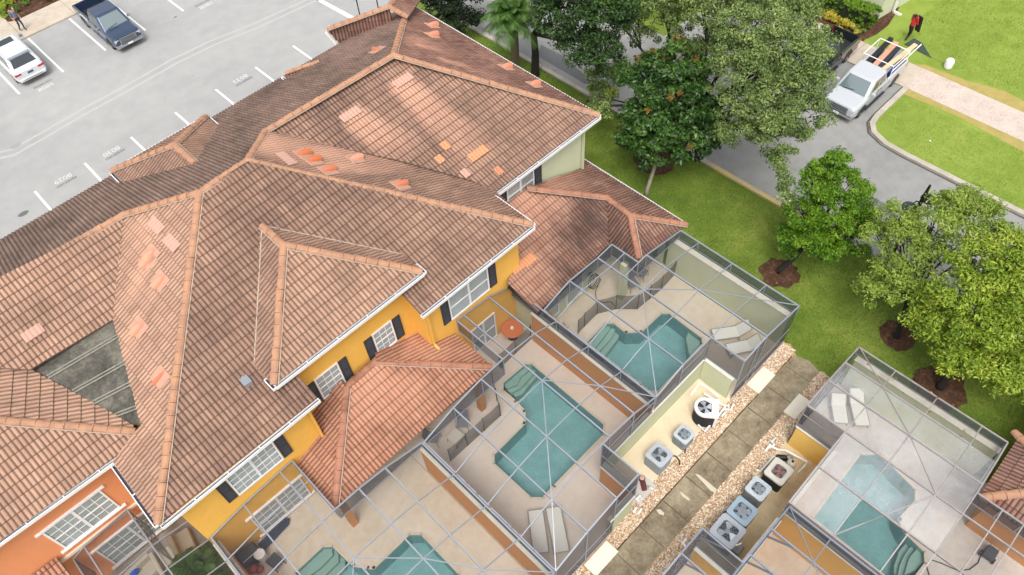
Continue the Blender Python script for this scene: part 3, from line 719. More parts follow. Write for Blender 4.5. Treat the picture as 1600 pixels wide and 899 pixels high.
mb = MB(); q = [at(48, 578, 7.44) + Vector((.05, 0, 0)), on(178, 500, *OF) + Vector((0, 0, -.03)), on(223, 665, *YL) + Vector((0, 0, .02)), on(206, 664, *OS) + Vector((0, 0, .02))]
G = []
for j in range(17):
    for i in range(9): a = q[0].lerp(q[3], j / 16); b = q[1].lerp(q[2], j / 16); G.append(a.lerp(b, i / 8))
mb.grid(G, 9, 17)
mem = bpy.data.materials.new('roof_membrane'); mem.use_nodes = True; N = NT(mem)
cc = N.ramp(N.math('ADD', N.math('MULTIPLY', noise(N, .7, 4), .6), N.math('MULTIPLY', noise(N, 7, 4, rough=.75), .4)), [(.38, srgb('#33312c')), (.5, srgb('#504d45')), (.62, srgb('#706b60'))])
N.l(cc, N.b.inputs['Base Color']); N.b.inputs['Roughness'].default_value = .9
ro = obj('roof_membrane', mb, mem, oh)
mb = MB(); up = Vector((0, 0, .03))
for f in (.16, .42, .62, .84):
    a = q[0].lerp(q[3], f); b = q[1].lerp(q[2], f)
    for dz in (-.07, .07): mb.bar(a + up + Vector((0, dz, 0)), b + up + Vector((0, dz, 0)), .05, .03)
obj('batten', mb, mat('membrane_lap', '#8f8d80', .9, var=.3, vs=3), ro)
gutter(oh, on(-150, 950, *OH), on(207, 695.5, *OH), (0, -1, 0))
patch(oh, (53, 521), OF, 2.2, 1, pinkt)
window(oh, -6.05, -4.02, 3.35, 4.85, 18.55, cols=3, rows=2, units=2, ledge=True)
window(oh, -5.6, -3.1, .35, 1.95, 18.55, cols=3, rows=2, units=2, ledge=True)
mb = MB(); mb.box(-14, -2.36, 18.47, 18.548, 2.75, 2.9); obj('band', mb, mat('cream_trim', '#d8c4b0', .8), oh)
LO = plane3(at(60, 905, 2.9), at(95, 868, 3.1), at(130, 905, 2.7))
tile_face('lower_roof', plane_y(17.2, 2.7, .42), [Vector((-14, 17.2, 0)), Vector((-6.5, 17.2, 0)), Vector((-6.5, 18.5, 0)), Vector((-14, 18.5, 0))], tile_low, oh)
# ---- green house
gh = thing('townhouse', 'pale green end townhouse nearest the street corner', 'house', (17.5, 22, 0))
house_walls(gh, [(13.96, 17.85), (20.85, 17.85), (20.85, 30.7), (13.96, 30.7)], green, 5.9)
house_walls(gh, [(13.55, 14.05), (17.6, 14.05), (17.6, 15.4), (20.85, 15.4), (20.85, 17.84), (13.97, 17.84), (13.97, 15.38), (13.55, 15.38)], green, 2.7)
mb = MB(); mb.box(17.75, 18.05, 12.45, 12.75, 0, 2.65); obj('pillar', mb, green, gh)
for p in ((20.7, 12.6), ): mb = MB(); mb.box(p[0], p[0] + .25, p[1] - .1, p[1] + .15, 0, 2.65); obj('pillar', mb, green, gh)
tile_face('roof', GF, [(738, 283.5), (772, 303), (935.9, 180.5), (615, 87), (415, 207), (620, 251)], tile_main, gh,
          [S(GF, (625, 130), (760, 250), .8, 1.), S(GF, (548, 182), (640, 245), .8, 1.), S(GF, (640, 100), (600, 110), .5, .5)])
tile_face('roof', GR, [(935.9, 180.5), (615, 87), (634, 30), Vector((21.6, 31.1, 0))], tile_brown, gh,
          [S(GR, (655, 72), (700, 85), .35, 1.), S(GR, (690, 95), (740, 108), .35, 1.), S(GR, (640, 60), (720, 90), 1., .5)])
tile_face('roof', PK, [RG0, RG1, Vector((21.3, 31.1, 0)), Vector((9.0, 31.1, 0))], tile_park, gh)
ridge_caps(gh, RG0, RG1); ridge_caps(gh, on(935.9, 180.5, *GF), RG1); ridge_caps(gh, (21.6, 31.4, 6.1), RG1)
gutter(gh, on(771, 304, *GF), on(935.9, 181, *GF), (0, -1, 0)); gutter(gh, (21.6, 17.6, 6.05), (21.6, 31.1, 6.05), (1, 0, 0))
window(gh, 15.75, 17.35, 4.3, 5.55, 17.85, cols=1, rows=1, units=2); shutter(gh, 15.2, 15.64, 4.25, 5.6, 17.85); shutter(gh, 17.46, 17.9, 4.25, 5.6, 17.85)
downspout(gh, (20.72, 17.75, 6.1), (20.72, 17.75, 3.05), green)
for px in ((675, 42), (675, 57), (790, 107), (834, 134)): vent(gh, px, GR, mat('vent_clay_pale', '#cc8468', .85), s=.34)
patch(gh, (630, 127), GF, 3, 1, pinkt); patch(gh, (548, 180), GF, 3, 1, pinkt)
patch(gh, (696, 229), GF, 1, 1, newt); patch(gh, (687, 250), GF, 1, 1, newt); patch(gh, (747, 241), GF, 3, 1, newt); patch(gh, (779, 268), GF, 1, 1, mat('browned_new_tile', '#b87a5c', .85)); patch(gh, (727, 272), GF, 1, 1, pinkt)
vent(gh, (590, 80), PK, vm, s=.2)
# green lower roof
ge = 2.78
G1 = plane_y(13.5, ge, .45); G4 = plane_x(21.5, ge, -.45)
g3 = on(948, 310, *G4); g5 = on(985, 338, *G4)
G3 = plane3(on(1073, 352, *G4), at(998, 407, ge), g5); G2 = plane3(g3, g5, at(998, 407, ge))
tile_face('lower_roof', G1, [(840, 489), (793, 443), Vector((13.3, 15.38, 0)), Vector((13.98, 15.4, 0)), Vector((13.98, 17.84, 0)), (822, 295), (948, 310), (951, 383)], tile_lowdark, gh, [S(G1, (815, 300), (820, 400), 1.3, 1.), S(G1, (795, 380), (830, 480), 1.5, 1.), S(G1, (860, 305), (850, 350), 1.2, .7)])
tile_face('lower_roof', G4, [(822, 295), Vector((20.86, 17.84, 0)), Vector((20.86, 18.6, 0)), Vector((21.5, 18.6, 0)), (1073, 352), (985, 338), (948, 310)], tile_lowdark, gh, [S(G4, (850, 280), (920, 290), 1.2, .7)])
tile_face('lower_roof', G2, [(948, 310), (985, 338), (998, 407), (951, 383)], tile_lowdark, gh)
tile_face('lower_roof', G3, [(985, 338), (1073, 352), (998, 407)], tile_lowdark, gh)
ridge_caps(gh, on(822, 295, *G4), g3, cap_tile_low); ridge_caps(gh, g3, g5, cap_tile_low, mortar_side=False); ridge_caps(gh, on(1073, 352, *G4), g5, cap_tile_low); ridge_caps(gh, at(998, 405, ge), g5, cap_tile_low)
gutter(gh, (21.5, 12.2, ge), (21.5, 18.6, ge), (1, 0, 0))
mb = MB(); a = on(842, 488, *G1); b = on(952, 384, *G1)
mb.bar(a + Vector((0, .05, -.14)), b + Vector((0, .05, -.14)), .06, .2); mb.bar(on(793, 444, *G1) + Vector((.05, 0, -.18)), a + Vector((.05, 0, -.18)), .06, .3); obj('fascia', mb, black, gh)
patch(gh, (808, 418), G1, 2, 1, newt); patch(gh, (826, 407), G1, 2, 1, newt)
window(gh, 14.3, 14.95, .5, 1.9, 14.05, cols=1, rows=1, units=1); window(gh, 15.6, 16.6, .4, 2.1, 14.05, cols=1, rows=1, units=1)
# ---- dormers over the car park slope
def dormer(t, gl, gr, ap, bk_, z, m, right=True):
    """small hip roof; gl, gr = left and right eave corners (x, y, y_back), ap = apex pixel"""
    (x0, y0, y1), (x1, _, _) = gl, gr; s = .56
    xm = (x0 + x1) / 2; A = Vector((xm, y0 - (xm - x0) * 1.0, z + (xm - x0) * s))
    L = plane_x(x0, z, s); R = plane_x(x1, z, -s)
    yb = 31.1 - (A.z - 6.3) / .444; B = Vector((xm, yb, A.z)); yl = 31.1 - (z - 6.3) / .444
    tile_face('dormer_roof', L, [Vector((x0, y0, 0)), Vector((x0, yl, 0)), B, A], m, t); tile_face('dormer_roof', R, [Vector((x1, y0, 0)), A, B, Vector((x1, yl, 0))], m, t)
    tile_face('dormer_roof', plane3((x0, y0, z), (x1, y0, z), A), [Vector((x0, y0, 0)), A, Vector((x1, y0, 0))], m, t)
    for a in ((x0, y0, z), (x1, y0, z), B): ridge_caps(t, a, A)
    gutter(t, (x0, yl, z), (x0, y0, z), (-1, 0, 0)); gutter(t, (x1, yl, z), (x1, y0, z), (1, 0, 0)); gutter(t, (x0, y0, z), (x1, y0, z), (0, 1, 0))
    mb = MB(); mb.box(x0 + .15, x1 - .15, yl - 1.2, y0 - .3, z - 1.0, z - .1); obj('dormer_wall', mb, yellow if t is yh else green, t)
dormer(yh, (3.72, 30.35, 28.6), (8.5, 30.35, 28.6), None, None, 7.1, tile_main)
fA, fB, fC, fD = at(512, 47, 6.9), on(528, 67, *PK) + Vector((0, 0, .06)), at(608, 12, 7.75), on(638, 30, *PK) + Vector((0, 0, .06))
tile_face('dormer_roof', plane3(fA, fB, fC), [fA, fB, fD, fC], tile_brown, gh); tile_face('dormer_roof', plane3(fC, fD, at(648, -16, 6.9)), [fC, fD, at(660, -8, 6.9), at(622, -20, 7.2)], tile_brown, gh)
ridge_caps(gh, fA, fC); ridge_caps(gh, fD, fC, mortar_side=False); ridge_caps(gh, at(625, -12, 7.2), fC, mortar_side=False); gutter(gh, fB, fA, (-1, 0, 0))
q0 = at(445.7, 116, 6.75); q1 = on(497, 98, *PK)
tile_face('dormer_roof', plane3(q0, q1 , q0 + Vector((-.5, -.25, -.3))), [q0, q0 + Vector((-.15, -.85, 0)), q0 + Vector((.3, -1.1, 0)), q1], tile_brown, gh); ridge_caps(gh, q0, q1, mortar_side=False, r=.12)
gutter(gh, q0 + Vector((-.1, .1, -.1)), q0 + Vector((-.12, -.8, -.15)), (-1, 0, 0))
# ---- neighbour house at the bottom right
nh = thing('townhouse', 'brown tiled single storey wing of the house across the garden path', 'house', (20, -6, 0))
N1 = plane_y(-3.62, 2.75, -.45); N2 = plane_x(18.15, 2.75, .45)
house_walls(nh, [(18.6, -4.1), (30, -4.1), (30, -16), (18.6, -16)], tan_orange, 2.65)
nc = Vector((18.15, -3.62, 2.75))
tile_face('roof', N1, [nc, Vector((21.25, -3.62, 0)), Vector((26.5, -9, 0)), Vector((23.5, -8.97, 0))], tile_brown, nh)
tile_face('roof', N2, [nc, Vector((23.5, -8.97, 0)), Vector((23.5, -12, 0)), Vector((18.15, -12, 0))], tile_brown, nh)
tile_face('roof', plane_x(21.25, 2.75, -.01), [Vector((21.25, -3.62, 0)), Vector((26.5, -9, 0)), Vector((26.5, -3.62, 0))], tile_brown, nh) if False else None
ridge_caps(nh, nc, (23.5, -8.97, 5.15), mortar_side=False, r=.17); ridge_caps(nh, on(1584, 676, *N1), on(1620, 712, *N1), mortar_side=False, r=.17)
# ---- pale green house at the top right
th = thing('townhouse', 'pale green house front behind the clipped hedge', 'house', (50, 17, 0))
c = at(1371, 31); house_walls(th, [(c.x + .0, c.y), (c.x + 8, c.y - 1.2), (c.x + 8, c.y + 16), (c.x, c.y + 16)], green, 5.8)
mb = MB(); X = c.x; yy = c.y
mb.box(X - .05, X - .003, yy + 1.2, yy + 3.6, 1.0, 1.1); mb.box(X - .05, X - .003, yy + 1.2, yy + 3.6, 2.3, 2.4); mb.box(X - .05, X - .003, yy + 1.2, yy + 1.32, 1.1, 2.3); mb.box(X - .05, X - .003, yy + 3.48, yy + 3.6, 1.1, 2.3)
wf = obj('window', mb, white, th); mb = MB(); mb.box(X - .02, X - .004, yy + 1.32, yy + 3.48, 1.1, 2.3); obj('pane', mb, glass, wf)
mb = MB(); mb.bar((X + 1.3, yy - .35, 5.8), (X + 1.3, yy - .35, .1), .13, .13); mb.bar((X + 1.3, yy - .35, .1), (X + 1.3, yy - .9, .05), .13, .13); obj('downspout', mb, white, th)

# ---------------------------------------------------------------- pools
water_m = bpy.data.materials.new('pool_water'); water_m.use_nodes = True; N = NT(water_m)
gl = N.n('BsdfGlossy'); gl.inputs['Roughness'].default_value = .06; tr = N.n('BsdfTransparent'); tr.inputs[0].default_value = (.85, .95, .95, 1)
fr = N.n('Fresnel'); fr.inputs['IOR'].default_value = 1.33; mx = N.n('MixShader'); bn = N.n('Bump'); bn.inputs['Strength'].default_value = .35; bn.inputs['Distance'].default_value = .03
N.l(noise(N, 3.5, 3), bn.inputs['Height']); N.l(bn.outputs[0], gl.inputs['Normal']); N.l(fr.outputs[0], mx.inputs[0]); N.l(tr.outputs[0], mx.inputs[1]); N.l(gl.outputs[0], mx.inputs[2])
N.l(mx.outputs[0], water_m.node_tree.nodes['Material Output'].inputs[0])
tilebl = mat('pool_waterline_tile', '#7ba5a3', .3, var=.3, vs=8)
def pool(label, poly, steps, bench=None):
    xs_, ys_ = [p[0] for p in poly], [p[1] for p in poly]; c = ((min(xs_) + max(xs_)) / 2, (min(ys_) + max(ys_)) / 2, 0)
    t = thing('swimming_pool', label, 'pool', c, group='swimming pools')
    n = len(poly); mb = MB(); mb.add([(x, y, .0) for x, y in poly] + [(x, y, -1.0) for x, y in poly], [(i, (i + 1) % n, n + (i + 1) % n, n + i) for i in range(n)])
    b = obj('basin', mb, tilebl, t)
    fl = sheet('floor', poly, plaster_m, -.95, kind=None, parent=t)
    wt = sheet('water', poly, water_m, -.10, kind=None, parent=t)
    # coping lip
    area = sum(poly[i][0] * poly[(i + 1) % n][1] - poly[(i + 1) % n][0] * poly[i][1] for i in range(n)); sg = 1 if area > 0 else -1
    mc = MB()
    for i in range(n):
        a, q = Vector((*poly[i], .024)), Vector((*poly[(i + 1) % n], .024)); d = (q - a)
        if d.length < .02: continue
        d.normalize(); o_ = Vector((d.y, -d.x, 0)) * sg * .06
        mc.bar(a + o_ - d * .03, q + o_ + d * .03, .12, .03)
    obj('coping', mc, mat('pool_coping', '#c9bda8', .8, var=.12, vs=2), t)
    for k, pl_ in enumerate(steps):
        sheet('step', pl_, step_m, -.2 - .17 * k, kind=None, parent=t, thick=.7)
    return t
def inset(pts, c, f): return [(c[0] + (x - c[0]) * f, c[1] + (y - c[1]) * f) for x, y in pts]
# treads nested away from the far corner; each lower tread is wider
def treads(corner, ax, ay, n=4, w0=.45, dw=.32):
    """corner: outer corner; ax, ay: unit directions into the pool; octagonal nested treads, top first"""
    out = []
    cx, cy = corner
    for k in range(n):
        r = w0 + dw * k; q = [(0, 0), (r * 1.5, 0), (r * 1.5, r * .55), (r * .95, r * 1.15), (0, r * 1.15)]
        out.append([(cx + ax[0] * a + ay[0] * b, cy + ax[1] * a + ay[1] * b) for a, b in q])
    return out
def clip_poly(sub, poly):
    """Sutherland-Hodgman against the convex hull edge lines of a small polygon"""
    return sub
s3 = P([(788.5, 609), (788.5, 600), (822, 572), (830, 572), (838, 579), (838, 588), (810, 615), (800, 617)], -.3)
st3 = [P([(789, 606), (789, 601), (822.5, 573), (829, 573), (831, 577), (815, 590), (808, 603), (792, 609)], -.3), P([(789, 608), (789, 601), (822.5, 573), (832, 574), (838, 582), (822, 600), (812, 610), (798, 617)], -.5), P([(790, 610), (789, 600), (822.5, 573), (833, 574), (845, 586), (832, 600), (815, 620), (806, 624)], -.75)]
pool('l shaped pool beside the two white loungers in the middle screen cage', pool_c3, st3)
st2 = [P([(916, 548), (917, 541), (946, 509), (955, 509), (950, 520), (925, 551)], -.28), P([(916, 549), (917, 541), (946, 509), (958, 509), (962, 516), (957, 528), (932, 557)], -.5), P([(917, 549), (917, 541), (946, 509), (960, 510), (968, 518), (966, 532), (942, 563)], -.75)]
pool('teal pool nearest the green end house under the upper screen cage', pool_c2, st2)
sheet("seat_ledge", P([(1072, 528), (1076, 518), (1094, 531), (1094, 541), (1078, 558), (1075, 545)], -.3), step_m, -.3, thick=.6)
st4 = [P([(464, 899), (506, 857), (519, 857), (521, 868), (500, 890), (470, 910)], -.28), P([(464, 899), (506, 857), (522, 858), (530, 868), (530, 880), (505, 905), (480, 915)], -.5), P([(464, 899), (506, 857), (524, 858), (541, 876), (541, 888), (520, 910), (490, 925)], -.75)]
pool('pool with wide corner steps under the lowest screen cage', pool_c4, st4)
stA = [P([(1441, 866), (1442, 878), (1428, 893), (1412, 899), (1416, 885), (1420, 872), (1432, 858)], -.28), P([(1441, 864), (1442, 878), (1426, 897), (1400, 905), (1404, 885), (1412, 868), (1424, 852)], -.5), P([(1441, 864), (1442, 878), (1426, 899), (1394, 905), (1394, 888), (1402, 864), (1418, 846)], -.75)]
pool('large pool seen through the milky screens across the path', pool_A, stA)

# ---------------------------------------------------------------- garden and party walls
def wall_thing(label, x0, x1, y0, y1, h, m, cap=cap_m, over=.04, mface=None, cat='wall', group='low walls between the pool yards'):
    t = thing('garden_wall', label, cat, ((x0 + x1) / 2, (y0 + y1) / 2, 0), group=group)
    mb = MB(); mb.box(x0, x1, y0, y1, 0, h); obj('wall', mb, m, t)
    mb = MB(); mb.box(x0 - over, x1 + over, y0 - over, y1 + over, h + .002, h + .07); obj('cap', mb, cap, t, bevel=.012)
    return t
wall_thing('tan wall with cream cap between the lowest and middle cages', 5.52, 5.74, 5.6, 12.7, 2.18, tan_orange)
wall_thing('tan wall with cream cap between the middle and upper cages', 13.2, 13.4, 7.3, 14.0, 2.18, tan_orange)
wall_thing('pale green wall beside the lawn along the upper cage', 20.72, 20.92, 5.72, 12.2, 2.18, green)
wall_thing('cream capped wall between the orange and yellow house yards', -2.34, -2.14, 5, 15.36, 2.1, tan_orange)
wall_thing('pale green low wall behind the three air conditioners', 10.5, 16.9, 7.22, 7.36, 1.6, green)
wall_thing('pale green return wall beside the white pool heater', 16.82, 16.96, 5.78, 7.2, 1.6, green)
wall_thing('short tan return wall at the notch of the middle cage', 10.12, 10.34, 5.68, 7.2, 1.55, tan_orange)
wall_thing('pale green low wall in front of the pool pump', 8.75, 10.1, 5.5, 5.64, 1.5, green)
wall_thing('grey green wall beside the lawn along the milky cage', 20.72, 20.92, -3.4, 2.55, 2.18, green)
wall_thing('ochre wall with cream cap between the two lower right cages', 13.2, 13.4, -9, 1.0, 2.18, mat('ochre_stucco', '#c79a52', .9, var=.1, vs=.6))
wall_thing('bright yellow low wall beside the rusty fan heater', 16.82, 16.96, 1.2, 2.66, 1.6, mat('bright_yellow_stucco', '#eec468', .9, var=.1, vs=.6))
wall_thing('cream capped low wall behind the four air conditioners', 13.5, 16.9, .98, 1.12, 1.6, yellow)
wall_thing('cream capped low wall at the corner of the last cage', 10.3, 13.1, .98, 1.12, 1.6, yellow)
wall_thing('ochre return wall inside the last cage', 10.06, 10.2, 1.2, 2.6, 1.6, mat('ochre_stucco', '#c79a52', .9))

# ---------------------------------------------------------------- pool screen cages
def cage(label, xs, zs, ys, mask, base, hide_v=(), hide_u=(), diags=(), top=scr, topf=None, fm=alu, gusset=(), loc=None):
    nx, ny = len(xs), len(ys)
    if callable(mask): M_ = {(i, j) for i in range(nx - 1) for j in range(ny - 1) if mask(i, j)}
    t = thing('pool_enclosure', label, 'screen enclosure', ((xs[0] + xs[-1]) / 2, (ys[0] + ys[-1]) / 2, 0), group='screened pool enclosures')
    Pn = lambda i, j: Vector((xs[i], ys[j], zs[i]))
    tops = {}
    def beam(a, b, w_, h_): mb = MB(); mb.bar(a, b, w_, h_); return obj('beam', mb, fm, t)
    # v beams (run away from the houses), merged over straight runs
    for i in range(nx):
        j = 0
        while j < ny - 1:
            if ((i, j) in M_ or (i - 1, j) in M_) and (i, j) not in hide_v:
                k = j
                while k < ny - 1 and ((i, k) in M_ or (i - 1, k) in M_) and (i, k) not in hide_v: k += 1
                edge = all(((i, q) in M_) != ((i - 1, q) in M_) for q in range(j, k))
                beam(Pn(i, j), Pn(i, k), .055, .055 if edge else .09); j = k
            else: j += 1
    for j in range(ny):
        for i in range(nx - 1):
            if ((i, j) in M_ or (i, j - 1) in M_) and (i, j) not in hide_u:
                e = ((i, j) in M_) != ((i, j - 1) in M_)
                a, b = Pn(i, j), Pn(i + 1, j); beam(a, b, .055 if e else .04, .055 if e else .045)
    for (a, b) in diags:
        beam(Pn(*a) + Vector((0, 0, .05)), Pn(*b) + Vector((0, 0, .05)), .035, .035)
    for (i, j) in sorted(M_):
        mt = topf(i, j) if topf else top
        mb = MB(); mb.add([Pn(i, j), Pn(i + 1, j), Pn(i + 1, j + 1), Pn(i, j + 1)], [(0, 1, 2, 3)]); tops.setdefault(mt.name, []).append(mb)
    for nm_, l in tops.items():
        mb = MB()
        for q in l: mb.add(q.v, q.f)
        obj('roof_screen', mb, MATS[nm_] if nm_ in MATS else bpy.data.materials[nm_], t)
    done = set()
    def side(a, b, zb):
        if zb is None: return
        A0, B0 = Vector((a.x, a.y, zb)), Vector((b.x, b.y, zb))
        mb = MB(); mb.add([A0, B0, b, a], [(0, 1, 2, 3)]); obj('side_screen', mb, scr_side, t)
        for q in (a, b):
            key = (round(q.x, 2), round(q.y, 2))
            if key not in done: done.add(key); mb = MB(); mb.bar(Vector((q.x, q.y, zb)), q, .05, .05); obj('post', mb, fm, t)
        mb = MB(); mb.bar(A0 + Vector((0, 0, .03)), B0 + Vector((0, 0, .03)), .045, .06); obj('rail', mb, fm, t)
        if a.z - zb > 1.6: zz = zb + 1.0; mb = MB(); mb.bar(Vector((a.x, a.y, zz)), Vector((b.x, b.y, zz)), .035, .05); obj('rail', mb, fm, t)
    for (i, j) in sorted(M_):
        if (i - 1, j) not in M_: side(Pn(i, j), Pn(i, j + 1), base('v', i, j))
        if (i + 1, j) not in M_: side(Pn(i + 1, j), Pn(i + 1, j + 1), base('v', i + 1, j))
        if (i, j - 1) not in M_: side(Pn(i, j), Pn(i + 1, j), base('u', i, j))
        if (i, j + 1) not in M_: side(Pn(i, j + 1), Pn(i + 1, j + 1), base('u', i, j + 1))
    for (i, j, dx) in gusset:
        p = Pn(i, j); mb = MB(); mb.bar(p + Vector((0, 0, -.75)), p + Vector((0, dx, -.08)), .05, .08); obj('brace', mb, fm, t)
    return t
# middle cage
x3 = [5.72, 7.35, 8.9, 10.12, 10.5, 11.95, 13.3]; z3 = [2.7, 3.3, 3.6, 3.66, 3.66, 3.5, 2.98]; y3 = [5.5, 7.22, 8.95, 10.72, 12.55, 15.3]
cage('screen cage over the l shaped pool with two loungers', x3, z3, y3, lambda i, j: (i <= 2) if j == 0 else ((i >= 3) if j == 4 else True),
     lambda k, i, j: (2.2 if i in (0, 6) else (1.66 if j == 0 else 2.85)) if k == 'v' else ((.06 if i < 2 else 1.66) if j == 0 else 1.66 if j == 1 else (2.45 if j == 4 else None)),
     hide_v=[(3, 1), (3, 2), (3, 3)], diags=[((0, 0), (1, 1)), ((1, 1), (2, 2)), ((2, 2), (4, 3)), ((4, 3), (5, 2)), ((5, 2), (6, 1))])
x2 = [13.45, 15.08, 16.95, 17.92, 18.45, 21.05]; z2 = [2.78, 3.3, 3.2, 3.3, 3.35, 2.8]; y2 = [5.6, 7.25, 9.03, 10.85, 11.9, 12.7, 13.45]
cage('screen cage by the lawn over the pool below the green house', x2, z2, y2, lambda i, j: (i >= 2) if j == 0 else (True if j < 4 else i <= 2),
     lambda k, i, j: (2.2 if i in (0, 5) else (1.66 if i == 2 and j == 0 else 2.5)) if k == 'v' else (.06 if j == 0 else 1.66 if j == 1 else 2.35),
     hide_v=[(3, 0), (3, 1), (3, 2), (3, 3)], hide_u=[(0, 4), (1, 4)], diags=[((2, 3), (4, 2)), ((2, 3), (1, 2)), ((1, 2), (0, 1)), ((4, 2), (5, 0))])
x4 = [-2.22, -.68, 1.0, 1.58, 2.68, 3.9, 5.64]; z4 = [2.75, 3.1, 3.3, 3.35, 3.35, 3.2, 2.7]; y4 = [5.5, 7.22, 8.95, 10.72, 12.6, 14.2, 15.33]
cage('screen cage below the yellow wall at the bottom of the photo', x4, z4, y4, lambda i, j: True if j < 4 else i <= 2,
     lambda k, i, j: (2.2 if i in (0, 6) else 2.7) if k == 'v' else (.06 if j == 0 else 2.45 if j == 4 else None),
     hide_v=[(3, 0), (3, 1), (3, 2), (3, 3)], hide_u=[], diags=[((2, 3), (4, 2)), ((4, 2), (5, 1)), ((5, 1), (6, 0)), ((2, 3), (1, 2))])
cage('screen cage below the orange wall at the bottom left', [-6.25, -5.7, -3.88, -2.24], [2.6, 2.8, 3.0, 2.72], [11.8, 13.0, 14.2, 15.35, 16.5, 18.42], lambda i, j: not (i == 2 and j == 4),
     lambda k, i, j: (2.15 if i == 3 else 1.0) if k == 'v' else None, fm=mat('cage_bronze', '#8d8d90', .4, .3))
xa = [13.35, 15.05, 16.85, 17.92, 18.4, 19.75, 21.0]; za = [2.85, 3.2, 3.35, 3.35, 3.25, 3.0, 2.7]; ya = [-6.4, -5.05, -4.32, -3.42, -2.44, -.66, 1.1, 2.72]
galv = mat('cage_weathered_bronze', '#a39c9a', .5, .3, var=.2, vs=3)
cage('milky screen cage over the large pool across the path', xa, za, ya, lambda i, j: (i >= 2) if j == 6 else (True if j >= 3 else i <= 2),
     lambda k, i, j: (2.2 if i in (0, 6) else (1.66 if i == 2 and j == 6 else 2.6)) if k == 'v' else (.06 if j == 7 else 1.66 if j == 6 else 2.5),
     hide_v=[(3, 3), (3, 4), (3, 5), (3, 6), (5, 3)], topf=lambda i, j: scr_algae if (i >= 5) else (scr if (i == 0 and j < 5) or j < 3 and i > 0 else scr_milk), fm=galv,
     diags=[((6, 7), (5, 6)), ((5, 6), (4, 5)), ((4, 5), (2, 4)), ((2, 4), (0, 5))])
xb = [5.7, 7.3, 8.95, 10.18, 10.55, 11.85, 13.2]; zb = [2.7, 3.3, 3.55, 3.45, 3.5, 3.35, 2.85]; yb = [-5.1, -3.42, -2.44, -.66, 1.0, 2.68]
cage('screen cage at the bottom edge beside the air conditioner row', xb, zb, yb, lambda i, j: (i <= 2) if j == 4 else True,
     lambda k, i, j: (2.2 if i in (0, 6) else 1.66) if k == 'v' else (.06 if j == 5 else 1.66 if j == 4 else 2.4),
     hide_v=[(3, 0), (3, 1), (3, 2), (3, 3)], fm=alu_dark, gusset=[(4, 4, -.9), (5, 4, -.9), (3, 5, -.9), (2, 5, -.9)], diags=[((6, 4), (5, 3)), ((5, 3), (4, 2))])

# ---------------------------------------------------------------- pool yard furniture and equipment
fence_mesh = screen_mat('fence_mesh', '#2b2c2f', .55)
def pool_fence(label, pts, h=1.15):
    pts = [at(x, y, .02) for x, y in pts]; c = pts[0]
    t = thing('pool_fence', label, 'fence', tuple(c), group='removable black pool fences')
    for a, b in zip(pts, pts[1:]):
        n = max(1, round((b - a).length / .95))
        for k in range(n):
            p, q = a.lerp(b, k / n), a.lerp(b, (k + 1) / n); up = Vector((0, 0, h)); sag = Vector((0, 0, h - .06))
            mb = MB(); mb.add([p, q, q + up, (p + q) / 2 + sag, p + up], [(0, 1, 2, 3, 4)]); obj('mesh_panel', mb, fence_mesh, t)
            mb = MB(); mb.tube([p, p + Vector((0, 0, h + .03))], .018, 6); obj('post', mb, black, t)
    mb = MB(); mb.tube([pts[-1], pts[-1] + Vector((0, 0, h + .03))], .018, 6); obj('post', mb, black, t)
    return t
pool_fence('black mesh fence around the patio of the middle cage', [(704.5, 721), (782.4, 650), (771, 604)])
pool_fence('short black mesh fence by the sliding door of the middle cage', [(782, 575), (830, 530)])
pool_fence('wavy black mesh fence around the upper cage patio', [(903, 522), (913, 511), (933, 491), (962, 483.5), (995.7, 483.5), (1033, 453), (1055.7, 427.8)])

sling = mat('white_sling', '#cfccc2', .8); sling2 = mat('faded_cushion', '#d3d0c6', .8); fr_m = mat('lounger_frame_grey', '#9a968c', .5, .1)
def lounger(label, foot, head, wd=.62, raised=0., m=sling, grp='sun loungers'):
    f, h = Vector((*foot, 0)), Vector((*head, 0)); L = (h - f).length
    t = thing('sun_lounger', label, 'sun lounger', ((f + h) / 2)[:], math.atan2((h - f).y, (h - f).x), grp)
    hz = .34; w2 = wd / 2; k = L * .62 - L / 2
    pr_ = [(-L / 2, hz), (k, hz), (L / 2 - (L / 2 - k) * (1 - math.cos(raised)), hz + (L / 2 - k) * math.sin(raised))]
    for s_ in (-1, 1): mb = MB(); mb.tube([(x, s_ * w2, z) for x, z in pr_], .02, 6); obj('side_rail', mb, fr_m, t, local=True)
    mb = MB()
    for (x0, z0), (x1, z1) in zip(pr_, pr_[1:]): mb.add([(x0, -w2 + .03, z0 + .012), (x1, -w2 + .03, z1 + .012), (x1, w2 - .03, z1 + .012), (x0, w2 - .03, z0 + .012)], [(0, 1, 2, 3)]); mb.add([(x0, -w2 + .03, z0 - .01), (x1, -w2 + .03, z1 - .01), (x1, w2 - .03, z1 - .01), (x0, w2 - .03, z0 - .01)], [(3, 2, 1, 0)])
    obj('sling', mb, m, t, local=True)
    for x, z in (pr_[0], pr_[2]): mb = MB(); mb.tube([(x, -w2, z), (x, w2, z)], .02, 6); obj('cross_bar', mb, fr_m, t, local=True)
    for x in (-L / 2 + .12, k):
        for s_ in (-1, 1): mb = MB(); mb.tube([(x, s_ * w2, hz), (x + (-.05 if x < 0 else .05), s_ * w2, .02)], .018, 6); obj('leg', mb, fr_m, t, local=True)
    for x in (-L / 2 + .12, k): mb = MB(); mb.tube([(x, -w2, .12), (x, w2, .12)], .012, 6); obj('stretcher', mb, fr_m, t, local=True)
    return t
lounger('flat white lounger nearer the corner post of the middle cage', (6.32, 6.85), (7.38, 8.18))
lounger('flat white lounger closer to the path in the middle cage', (6.9, 6.3), (7.95, 7.75))
